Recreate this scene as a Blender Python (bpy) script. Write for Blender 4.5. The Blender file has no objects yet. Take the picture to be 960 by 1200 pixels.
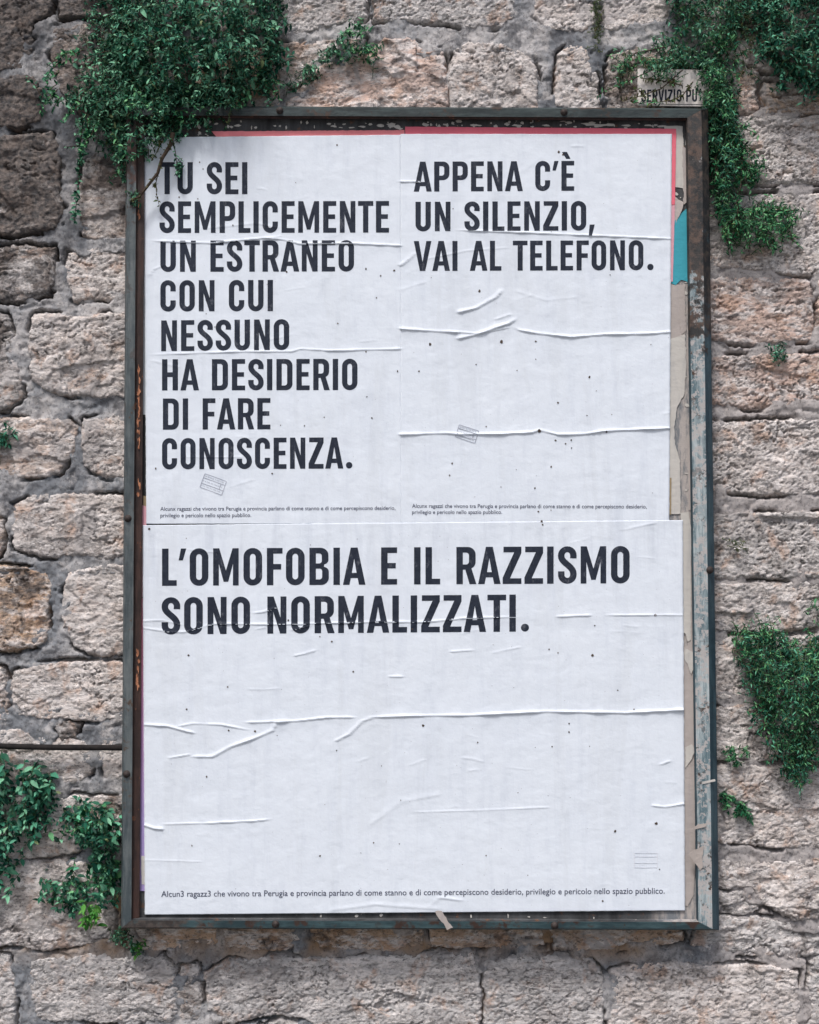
import bpy, bmesh, math, random
import numpy as np
from mathutils import Vector, Matrix
from mathutils.geometry import tessellate_polygon
random.seed(7)
rng = np.random.default_rng(11)
SC = bpy.context.scene
COL = SC.collection

# ------------------------------------------------------------------ camera
FPX, DIST, CAMZ, PITCH = 1700.0, 3.75, 1.60, math.radians(2.79)
cam_d = bpy.data.cameras.new('camera'); cam = bpy.data.objects.new('camera', cam_d); COL.objects.link(cam)
cam.location = (0, -DIST, CAMZ); cam.rotation_euler = (math.pi/2 + PITCH, 0, 0)
cam_d.sensor_fit = 'VERTICAL'; cam_d.sensor_height = 36.0; cam_d.lens = 36.0*FPX/1200.0
cam_d.clip_start = 0.05; cam_d.clip_end = 500
cam_d.dof.use_dof = True; cam_d.dof.focus_distance = DIST; cam_d.dof.aperture_fstop = 1.6
SC.camera = cam

# ------------------------------------------------------------------ light
SUN_EL, SUN_ROT = math.radians(60), math.radians(200)
w = bpy.data.worlds.new('World'); SC.world = w; w.use_nodes = True
nt = w.node_tree; bg = nt.nodes['Background']
sky = nt.nodes.new('ShaderNodeTexSky'); sky.sky_type = 'NISHITA'; sky.sun_disc = False
sky.sun_elevation = SUN_EL; sky.sun_rotation = SUN_ROT
sky.air_density = 1.0; sky.dust_density = 5.0; sky.ozone_density = 1.0
nt.links.new(sky.outputs['Color'], bg.inputs['Color']); bg.inputs['Strength'].default_value = 0.085
sd = bpy.data.lights.new('sun', 'SUN'); so = bpy.data.objects.new('sun', sd); COL.objects.link(so)
sd.energy = 1.5; sd.angle = math.radians(11); sd.color = (1.0, 0.965, 0.95)
_d = Vector((math.sin(SUN_ROT)*math.cos(SUN_EL), math.cos(SUN_ROT)*math.cos(SUN_EL), math.sin(SUN_EL)))
so.rotation_euler = _d.to_track_quat('Z', 'Y').to_euler(); so.location = _d*20
SC.view_settings.view_transform = 'Standard'; SC.view_settings.look = 'None'
SC.view_settings.exposure = 0.77; SC.view_settings.gamma = 1.0

# ------------------------------------------------------------------ measuring: photo position -> point on the plane at depth y
_cp, _sp = math.cos(PITCH), math.sin(PITCH)
def at(px, py, y=0.0):
    px = np.asarray(px, float); py = np.asarray(py, float); y = np.asarray(y, float)
    a, b = px-480.0, 600.0-py
    dy = _cp*FPX - _sp*b; dz = _sp*FPX + _cp*b
    t = (y+DIST)/dy
    return np.stack([a*t, y+0*t, CAMZ+dz*t], -1)
MM = 0.001
PXM = DIST/FPX    # metres per photo pixel at the board

# ------------------------------------------------------------------ noise
_perm = np.random.default_rng(5).permutation(4096).astype(np.int64)
def _h(ix, iy, s=0):
    return _perm[(ix*73 + _perm[(iy*151 + s*977) & 4095]) & 4095]
def gnoise(x, y, s=0):
    ix, iy = np.floor(x).astype(np.int64), np.floor(y).astype(np.int64)
    fx, fy = x-ix, y-iy
    u, v = fx*fx*fx*(fx*(fx*6-15)+10), fy*fy*fy*(fy*(fy*6-15)+10)
    def g(a, b, dx, dy):
        t = _h(a, b, s)*(2*math.pi/4096.0); return np.cos(t)*dx+np.sin(t)*dy
    n00, n10 = g(ix, iy, fx, fy), g(ix+1, iy, fx-1, fy)
    n01, n11 = g(ix, iy+1, fx, fy-1), g(ix+1, iy+1, fx-1, fy-1)
    return 1.4*((n00*(1-u)+n10*u)*(1-v)+(n01*(1-u)+n11*u)*v)
def fbm(x, y, o=4, s=0, r=0.5):
    a, t, n = 1.0, 0.0, 0.0
    for k in range(o):
        t = t+a*gnoise(x*2**k, y*2**k, s+k*7); n += a; a *= r
    return t/n
def ridged(x, y, o=4, s=0, r=0.55):
    a, t, n = 1.0, 0.0, 0.0
    for k in range(o):
        t = t+a*(1-2*np.abs(gnoise(x*2**k, y*2**k, s+k*7))); n += a; a *= r
    return t/n
def worley(x, y, s=0):
    """distance to nearest and second cell point, offset from the nearest, three random numbers of its cell"""
    ix, iy = np.floor(x).astype(np.int64), np.floor(y).astype(np.int64)
    d1 = np.full(x.shape, 9.0); d2 = d1.copy(); ox = np.zeros(x.shape); oy = ox.copy(); r1 = ox.copy(); r2 = ox.copy(); r3 = ox.copy()
    for a in (-1, 0, 1):
        for b in (-1, 0, 1):
            cx, cy = ix+a, iy+b
            p = _h(cx, cy, s)/4096.0; q = _h(cx, cy, s+31)/4096.0
            dx, dy = x-(cx+p), y-(cy+q); d = np.hypot(dx, dy)
            m = d < d1
            d2 = np.where(m, d1, np.minimum(d2, d))
            d1 = np.where(m, d, d1); ox = np.where(m, dx, ox); oy = np.where(m, dy, oy)
            r1 = np.where(m, _h(cx, cy, s+57)/2048.0-1, r1); r2 = np.where(m, _h(cx, cy, s+83)/2048.0-1, r2); r3 = np.where(m, _h(cx, cy, s+99)/2048.0-1, r3)
    return d1, d2, ox, oy, r1, r2, r3
def sstep(a, b, x):
    t = np.clip((x-a)/(b-a), 0, 1); return t*t*(3-2*t)
def poly_sdf(x, z, P):
    """positive inside"""
    d = np.full(x.shape, 1e9); ins = np.zeros(x.shape, bool); n = len(P)
    for i in range(n):
        ax, az = P[i]; bx, bz = P[(i+1) % n]
        ex, ez = bx-ax, bz-az; wx, wz = x-ax, z-az
        t = np.clip((wx*ex+wz*ez)/(ex*ex+ez*ez+1e-12), 0, 1)
        d = np.minimum(d, (wx-ex*t)**2+(wz-ez*t)**2)
        c = ((az <= z) != (bz <= z))
        xi = ax+(z-az)/(ez if abs(ez) > 1e-12 else 1e-12)*ex
        ins ^= c & (x < xi)
    d = np.sqrt(d); return np.where(ins, d, -d)

# ------------------------------------------------------------------ objects
def tag(o, label=None, cat=None, group=None, kind=None):
    if label: o['label'] = label
    if cat: o['category'] = cat
    if group: o['group'] = group
    if kind: o['kind'] = kind
    return o
def link(name, me, mat=None, parent=None, loc=None):
    o = bpy.data.objects.new(name, me); COL.objects.link(o)
    if mat is not None and me is not None and len(me.materials) == 0: me.materials.append(mat)
    if parent is not None:
        o.parent = parent
    if loc is not None: o.location = Vector(loc) - (Vector(parent.location) if parent is not None else Vector((0, 0, 0)))
    return o
def empty(name, loc):
    o = bpy.data.objects.new(name, None); COL.objects.link(o); o.location = Vector(loc); o.empty_display_size = 0.05; return o
def mesh_np(name, V, F, smooth=True, mats=None, fm=None):
    """V (n,3); F (m,k) array or list of tuples"""
    me = bpy.data.meshes.new(name)
    if isinstance(F, np.ndarray):
        V = np.asarray(V, np.float32); F = F.astype(np.int32); k = F.shape[1]
        me.vertices.add(len(V)); me.vertices.foreach_set('co', V.ravel())
        me.loops.add(F.size); me.loops.foreach_set('vertex_index', F.ravel())
        me.polygons.add(len(F)); me.polygons.foreach_set('loop_start', np.arange(0, F.size, k, dtype=np.int32))
        me.update(calc_edges=True)
    else:
        me.from_pydata([tuple(map(float, v)) for v in V], [], F); me.update()
    me.validate()
    if smooth: me.polygons.foreach_set('use_smooth', [True]*len(me.polygons))
    for m in (mats or []): me.materials.append(m)
    if fm is not None: me.polygons.foreach_set('material_index', fm)
    return me
def grid_faces(ny, nx):
    i = np.arange(ny*nx).reshape(ny, nx)
    return np.stack([i[:-1, :-1], i[:-1, 1:], i[1:, 1:], i[1:, :-1]], -1).reshape(-1, 4)
def compact(V, F):
    used = np.unique(F); m = np.full(len(V), -1); m[used] = np.arange(len(used)); return V[used], m[F]

# ------------------------------------------------------------------ materials
class NG:
    def __init__(s, name, rough=0.9):
        s.m = bpy.data.materials.new(name); s.m.use_nodes = True; s.t = s.m.node_tree
        s.b = s.t.nodes['Principled BSDF']; s.b.inputs['Roughness'].default_value = rough
        s.b.inputs['Specular IOR Level'].default_value = 0.25
        s.geo = s.t.nodes.new('ShaderNodeNewGeometry')
    def L(s, a, b): s.t.links.new(a, b)
    def val(s, sock, v):
        if hasattr(v, 'is_output'): s.L(v, sock)
        else: sock.default_value = v
    def mapped(s, sc=(1, 1, 1), rot=(0, 0, 0), off=None):
        n = s.t.nodes.new('ShaderNodeMapping'); s.L(s.geo.outputs['Position'], n.inputs['Vector'])
        n.inputs['Scale'].default_value = sc; n.inputs['Rotation'].default_value = rot
        if off is not None: s.val(n.inputs['Location'], off)
        return n.outputs['Vector']
    def noise(s, scale, det=4, rough=0.55, vec=None, dist=0.0):
        n = s.t.nodes.new('ShaderNodeTexNoise'); n.inputs['Scale'].default_value = scale
        n.inputs['Detail'].default_value = det; n.inputs['Roughness'].default_value = rough; n.inputs['Distortion'].default_value = dist
        s.L(vec if vec is not None else s.geo.outputs['Position'], n.inputs['Vector']); return n.outputs['Fac']
    def ramp(s, f, a, b, lo=0.0, hi=1.0):
        n = s.t.nodes.new('ShaderNodeMapRange'); s.val(n.inputs['Value'], f)
        s.val(n.inputs['From Min'], a); s.val(n.inputs['From Max'], b)
        n.inputs['To Min'].default_value = lo; n.inputs['To Max'].default_value = hi; return n.outputs['Result']
    def math(s, op, a, b=0.0):
        n = s.t.nodes.new('ShaderNodeMath'); n.operation = op; s.val(n.inputs[0], a); s.val(n.inputs[1], b); return n.outputs[0]
    def mix(s, f, a, b, mode='MIX'):
        n = s.t.nodes.new('ShaderNodeMix'); n.data_type = 'RGBA'; n.blend_type = mode; n.clamp_factor = True
        s.val(n.inputs['Factor'], f)
        for sock, v in ((n.inputs[6], a), (n.inputs[7], b)):
            if hasattr(v, 'is_output'): s.L(v, sock)
            else: sock.default_value = (*v, 1) if len(v) == 3 else v
        return n.outputs[2]
    def xyz(s):
        n = s.t.nodes.new('ShaderNodeSeparateXYZ'); s.L(s.geo.outputs['Position'], n.inputs[0]); return n.outputs
    def color(s, c): s.L(c, s.b.inputs['Base Color'])
    def bump(s, h, strength=0.5, dist=0.002):
        n = s.t.nodes.new('ShaderNodeBump'); n.inputs['Strength'].default_value = strength; n.inputs['Distance'].default_value = dist
        s.val(n.inputs['Height'], h); s.L(n.outputs['Normal'], s.b.inputs['Normal'])
    def flat(s, c): s.b.inputs['Base Color'].default_value = (*c, 1); return s

def mat_stone():
    g = NG('rough_limestone', 0.93)
    oi = g.t.nodes.new('ShaderNodeObjectInfo')
    rnd = g.math('MULTIPLY', oi.outputs['Random'], 9.0)
    cb = g.t.nodes.new('ShaderNodeCombineXYZ'); g.L(rnd, cb.inputs[0]); g.L(rnd, cb.inputs[2])
    v = g.mapped((1, 1, 1), (0, 0, 0), cb.outputs[0]); vh = g.mapped((0.55, 1, 1.5), (0, 0.35, 0), cb.outputs[0])
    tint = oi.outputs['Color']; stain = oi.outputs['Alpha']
    c = g.mix(g.ramp(g.noise(9, 5, 0.6, v), 0.42, 0.60), tint, g.mix(0.38, tint, (0.40, 0.395, 0.40)))
    c = g.mix(g.ramp(g.noise(26, 6, 0.7, vh), 0.46, 0.56), c, g.mix(0.8, c, (0.83, 0.79, 0.77)))
    c = g.mix(g.ramp(g.noise(15, 6, 0.65, v, 0.4), 0.54, 0.64, 0, 0.55), c, (0.50, 0.29, 0.18))
    c = g.mix(g.ramp(g.noise(45, 7, 0.75, vh, 0.6), 0.535, 0.62, 0, 0.6), c, (0.12, 0.10, 0.095))
    c = g.mix(g.ramp(g.noise(120, 4, 0.75, vh, 0.3), 0.56, 0.63, 0, 0.75), c, (0.06, 0.066, 0.064))
    c = g.mix(g.ramp(g.noise(150, 4, 0.7, v), 0.40, 0.32, 0, 0.45), c, (0.86, 0.82, 0.80))
    ln = g.math('ABSOLUTE', g.math('SUBTRACT', g.noise(19, 6, 0.68, vh, 1.2), 0.5))
    ln2 = g.math('ABSOLUTE', g.math('SUBTRACT', g.noise(42, 5, 0.7, vh, 1.0), 0.5))
    lm = g.math('MAXIMUM', g.math('MULTIPLY', g.ramp(ln, 0.010, 0.0), g.ramp(g.noise(7, 3, .5, v), .46, .56)), g.math('MULTIPLY', g.ramp(ln2, 0.012, 0.0), g.ramp(g.noise(9, 3, .5, v), .52, .60)))
    c = g.mix(g.math('MULTIPLY', lm, 0.65), c, (0.11, 0.085, 0.075))
    c = g.mix(g.ramp(g.noise(8, 6, 0.65, None, 0.5), 0.56, 0.60, 0, 0.7), c, g.mix(g.noise(50, 5, 0.7), (0.33, 0.32, 0.325), (0.54, 0.51, 0.50)))
    n = g.math('ADD', g.math('MULTIPLY', g.noise(12, 8, 0.72, v, 0.6), 0.75), g.math('MULTIPLY', g.noise(3.1, 3, 0.5), 0.25))
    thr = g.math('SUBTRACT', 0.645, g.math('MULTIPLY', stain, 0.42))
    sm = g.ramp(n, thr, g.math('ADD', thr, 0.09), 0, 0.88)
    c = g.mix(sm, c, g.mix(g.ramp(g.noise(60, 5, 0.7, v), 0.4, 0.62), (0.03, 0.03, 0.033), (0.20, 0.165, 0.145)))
    g.color(c)
    g.bump(g.math('SUBTRACT', g.math('ADD', g.noise(240, 5, 0.75, vh), g.math('MULTIPLY', g.noise(75, 6, 0.75, v), 1.3)), g.math('MULTIPLY', lm, 0.5)), 0.85, 0.005)
    return g.m
def mat_mortar():
    g = NG('grey_lime_mortar', 0.95)
    vs = g.mapped((1, 1, 0.8))
    c = g.mix(g.ramp(g.noise(7, 6, 0.65), 0.42, 0.60), (0.20, 0.215, 0.235), (0.46, 0.45, 0.45))
    c = g.mix(g.ramp(g.noise(20, 7, 0.72, vs, .4), 0.50, 0.62, 0, .8), c, (0.10, 0.104, 0.115))
    c = g.mix(g.ramp(g.noise(16, 7, 0.7), 0.54, 0.62, 0, 0.7), c, (0.46, 0.44, 0.43))
    x, y, z = g.xyz()
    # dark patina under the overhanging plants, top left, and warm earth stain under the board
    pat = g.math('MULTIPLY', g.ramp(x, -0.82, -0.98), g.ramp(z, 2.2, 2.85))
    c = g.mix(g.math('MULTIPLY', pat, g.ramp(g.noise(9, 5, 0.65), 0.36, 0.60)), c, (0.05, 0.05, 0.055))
    rt = g.math('MULTIPLY', g.ramp(x, 0.75, 0.85), 0.55)
    c = g.mix(rt, c, g.mix(g.noise(20, 5), (0.31, 0.28, 0.27), (0.53, 0.475, 0.45)))
    er = g.math('MULTIPLY', g.math('MULTIPLY', g.ramp(z, 0.60, 0.66), g.ramp(z, 0.82, 0.78)), g.ramp(g.noise(12, 5), 0.35, 0.6))
    c = g.mix(g.math('MULTIPLY', er, g.ramp(x, 0.75, 0.6)), c, (0.27, 0.18, 0.11))
    c = g.mix(g.ramp(g.noise(110, 5, 0.75), 0.53, 0.62, 0, 0.6), c, (0.06, 0.057, 0.058))
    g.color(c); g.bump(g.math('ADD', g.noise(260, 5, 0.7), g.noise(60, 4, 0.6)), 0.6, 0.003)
    return g.m
def mat_paper(name, a, b, rough=0.75, grime=0.25, spots=True):
    g = NG(name, rough)
    vs = g.mapped((1, 1, 0.13))
    c = g.mix(g.noise(6, 4, 0.6), a, b)
    c = g.mix(g.ramp(g.noise(40, 5, 0.7, vs), 0.50, 0.70, 0, grime*.7), c, (a[0]*0.62, a[1]*0.64, a[2]*0.70))
    c = g.mix(g.ramp(g.noise(9, 6, 0.7, vs, .5), 0.53, 0.62, 0, grime*.55), c, (a[0]*0.72, a[1]*0.70, a[2]*0.66))
    x, y, z = g.xyz()
    band = g.math('MULTIPLY', g.ramp(z, 1.60, 1.70), g.ramp(z, 1.86, 1.74))
    c = g.mix(g.math('MULTIPLY', band, g.ramp(g.noise(28, 5, 0.65, vs), 0.5, 0.72, 0, 0.30)), c, (a[0]*0.5, a[1]*0.52, a[2]*0.58))
    c = g.mix(g.ramp(g.noise(130, 4, 0.6), 0.45, 0.75, 0, 0.10), c, (a[0]*0.75, a[1]*0.76, a[2]*0.8))
    if spots: c = g.mix(g.ramp(g.noise(210, 2, 0.5), 0.755, 0.775, 0, 0.75), c, (0.12, 0.10, 0.10))
    g.color(c); g.bump(g.math('ADD', g.noise(24, 4, 0.6), g.math('MULTIPLY', g.noise(120, 4, 0.65), 0.35)), 0.20, 0.006)
    return g.m
def mat_steel(name, base, light, rust, rust_amt, flake, vertical=True, dirt=None):
    g = NG(name, 0.55); g.b.inputs['Specular IOR Level'].default_value = 0.4
    v = g.mapped((1, 1, 0.12) if vertical else (0.12, 1, 1))
    c = g.mix(g.ramp(g.noise(60, 6, 0.7, v), 0.42, 0.60), base, light)
    c = g.mix(g.ramp(g.noise(14, 5, 0.6), 0.5, 0.72, 0, 0.6), c, (base[0]*0.4, base[1]*0.45, base[2]*0.5))
    c = g.mix(g.ramp(g.noise(22, 7, 0.7), 0.72-rust_amt, 0.78-rust_amt), c, g.mix(g.noise(90, 4), (rust[0]*0.35, rust[1]*0.35, rust[2]*0.35), rust))
    c = g.mix(g.ramp(g.noise(55, 6, 0.72), 0.80-flake, 0.82-flake, 0, 0.9), c, (0.42, 0.40, 0.39))
    if dirt is not None:
        x, y, z = g.xyz(); ax, v0, v1, dc, dl = dirt
        m = g.math('ADD', g.ramp((x, y, z)[ax], v0, v1), g.ramp(g.noise(16, 6, 0.7), 0.35, 0.65, -0.5, 0.5))
        c = g.mix(g.ramp(m, 0.4, 0.6, 0, 0.93), c, g.mix(g.ramp(g.noise(34, 6, 0.72), 0.46, 0.58), dc, dl))
    g.color(c); g.bump(g.noise(90, 6, 0.7), 0.5, 0.003); return g.m
def mat_board():
    g = NG('weathered_board', 0.75)
    v = g.mapped((1, 1, 0.25)); x, y, z = g.xyz()
    c = g.mix(g.ramp(g.noise(20, 6, 0.7, v), 0.35, 0.65), (0.025, 0.026, 0.028), (0.085, 0.09, 0.095))
    c = g.mix(g.ramp(g.noise(30, 7, 0.7), 0.58, 0.66, 0, 0.8), c, (0.16, 0.075, 0.04))
    r = g.math('MULTIPLY', g.ramp(x, 0.60, 0.66), g.ramp(z, 2.52, 2.36))
    gp = g.mix(g.ramp(g.noise(30, 6, 0.7, v), 0.44, 0.56), (0.17, 0.185, 0.20), (0.40, 0.37, 0.35))
    gp = g.mix(g.ramp(g.noise(45, 6, 0.7, v), 0.60, 0.66, 0, 0.8), gp, (0.07, 0.075, 0.085))
    c = g.mix(r, c, gp)
    c = g.mix(g.ramp(g.noise(60, 6, 0.75), 0.66, 0.68, 0, 0.9), c, (0.50, 0.46, 0.43))
    g.color(c); g.bump(g.noise(70, 7, 0.75), 0.6, 0.003); return g.m
def mat_leaf(name, dark, mid, light, rough=0.5):
    g = NG(name, rough); g.b.inputs['Specular IOR Level'].default_value = 0.2
    r = g.geo.outputs['Random Per Island']
    oi = g.t.nodes.new('ShaderNodeObjectInfo')
    f = g.math('FRACT', g.math('ADD', r, oi.outputs['Random']))
    c = g.mix(g.ramp(f, 0.0, 0.6), dark, mid)
    c = g.mix(g.ramp(f, 0.55, 0.94), c, light)
    c = g.mix(g.ramp(f, 0.985, 0.99, 0, 0.8), c, (0.16, 0.14, 0.035))
    c = g.mix(g.ramp(g.noise(25, 3), 0.4, 0.65, 0, 0.35), c, dark)
    g.color(c)
    tr = g.t.nodes.new('ShaderNodeBsdfTranslucent'); g.L(c, tr.inputs['Color'])
    mx = g.t.nodes.new('ShaderNodeMixShader'); mx.inputs[0].default_value = 0.22
    g.L(g.b.outputs[0], mx.inputs[1]); g.L(tr.outputs[0], mx.inputs[2])
    g.L(mx.outputs[0], g.t.nodes['Material Output'].inputs['Surface'])
    return g.m
def mat_plain(name, a, b, sc=40, rough=0.8):
    g = NG(name, rough); g.color(g.mix(g.ramp(g.noise(sc, 5, 0.65), 0.3, 0.7), a, b)); g.bump(g.noise(sc*4, 4, 0.6), 0.3, 0.002); return g.m

M_STONE, M_MORTAR, M_BOARD = mat_stone(), mat_mortar(), mat_board()
M_PAPER = mat_paper('pasted_white_paper', (0.665, 0.73, 0.81), (0.73, 0.79, 0.855))
gi = NG('faded_navy_ink', 0.7)
_c = gi.mix(gi.ramp(gi.noise(90, 5, .65), .3, .7), (0.009, 0.014, 0.027), (0.025, 0.033, 0.052))
_c = gi.mix(gi.ramp(gi.noise(55, 7, .75, gi.mapped((1, 1, .5))), .58, .66, 0, .15), _c, (0.45, 0.47, 0.52)); gi.color(_c); M_INK = gi.m
M_INKS = mat_plain('small_print_ink', (0.05, 0.06, 0.10), (0.08, 0.09, 0.14), 60, 0.8)
M_INKF = mat_plain('pale_stamp_ink', (0.28, 0.31, 0.38), (0.48, 0.51, 0.58), 60, 0.8)
M_INKFF = mat_plain('very_pale_stamp_ink', (0.655, 0.69, 0.76), (0.70, 0.74, 0.80), 60, 0.8)
M_DIRT = mat_plain('dirt', (0.035, 0.03, 0.028), (0.12, 0.09, 0.07), 200, 0.95)
M_RAIL_L = mat_steel('grey_green_steel', (0.045, 0.062, 0.070), (0.11, 0.13, 0.135), (0.10, 0.06, 0.04), 0.14, 0.0, True, (2, 2.50, 2.70, (0.02, 0.014, 0.013), (0.08, 0.04, 0.03)))
M_RAIL_T = mat_steel('dark_teal_steel', (0.012, 0.022, 0.024), (0.04, 0.06, 0.062), (0.06, 0.035, 0.025), 0.16, 0.06, False)
M_RAIL_R = mat_steel('pale_teal_flaking_steel', (0.10, 0.16, 0.185), (0.40, 0.46, 0.475), (0.085, 0.05, 0.035), 0.13, 0.29, True, (2, 2.05, 2.45, (0.014, 0.011, 0.010), (0.085, 0.05, 0.034)))
M_RAIL_B = mat_steel('deep_teal_steel', (0.018, 0.042, 0.050), (0.05, 0.095, 0.105), (0.055, 0.03, 0.022), 0.18, 0.05, False, (0, -0.35, -0.62, (0.03, 0.024, 0.022), (0.075, 0.058, 0.05)))
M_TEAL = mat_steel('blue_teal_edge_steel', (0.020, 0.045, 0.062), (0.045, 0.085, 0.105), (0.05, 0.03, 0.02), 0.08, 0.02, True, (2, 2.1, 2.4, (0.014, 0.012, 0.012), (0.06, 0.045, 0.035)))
M_LIP = mat_steel('rusty_inner_lip', (0.022, 0.012, 0.010), (0.055, 0.028, 0.022), (0.42, 0.16, 0.075), 0.10, 0.03)
M_BOLT = mat_plain('dark_bolt_metal', (0.02, 0.018, 0.018), (0.06, 0.045, 0.04), 150, 0.6)
M_ROD = mat_plain('black_iron', (0.008, 0.008, 0.009), (0.025, 0.021, 0.020), 60, 0.9)
M_TWIG = mat_plain('brown_twig_bark', (0.028, 0.02, 0.015), (0.085, 0.06, 0.042), 200, 0.9)
M_STEM = mat_plain('green_stem', (0.03, 0.07, 0.035), (0.07, 0.12, 0.05), 100, 0.7)
M_LEAF1 = mat_leaf('blue_green_small_leaf', (0.003, 0.022, 0.015), (0.024, 0.15, 0.085), (0.26, 0.60, 0.38))
M_LEAF2 = mat_leaf('dark_teal_leaf', (0.003, 0.028, 0.021), (0.014, 0.135, 0.082), (0.16, 0.50, 0.32))
M_LEAF3 = mat_leaf('fresh_green_leaf', (0.004, 0.036, 0.018), (0.018, 0.165, 0.070), (0.22, 0.55, 0.25))
M_LEAFB = mat_leaf('bright_young_leaf', (0.03, 0.14, 0.025), (0.07, 0.26, 0.045), (0.16, 0.40, 0.08))
M_LEAFR = mat_leaf('olive_red_leaf', (0.05, 0.045, 0.02), (0.07, 0.12, 0.04), (0.17, 0.16, 0.07))

# ------------------------------------------------------------------ the wall
YW = 0.080          # depth of the mortar face
def wpx(P): return [tuple(at(x, y, YW)[[0, 2]]) for x, y in P]
PALE, PINK, GREY, WARM, DARK, ORNG, COOL = (0.70, 0.64, 0.605), (0.72, 0.54, 0.46), (0.52, 0.495, 0.48), (0.56, 0.46, 0.40), (0.15, 0.145, 0.145), (0.62, 0.44, 0.31), (0.58, 0.565, 0.56)
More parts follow.
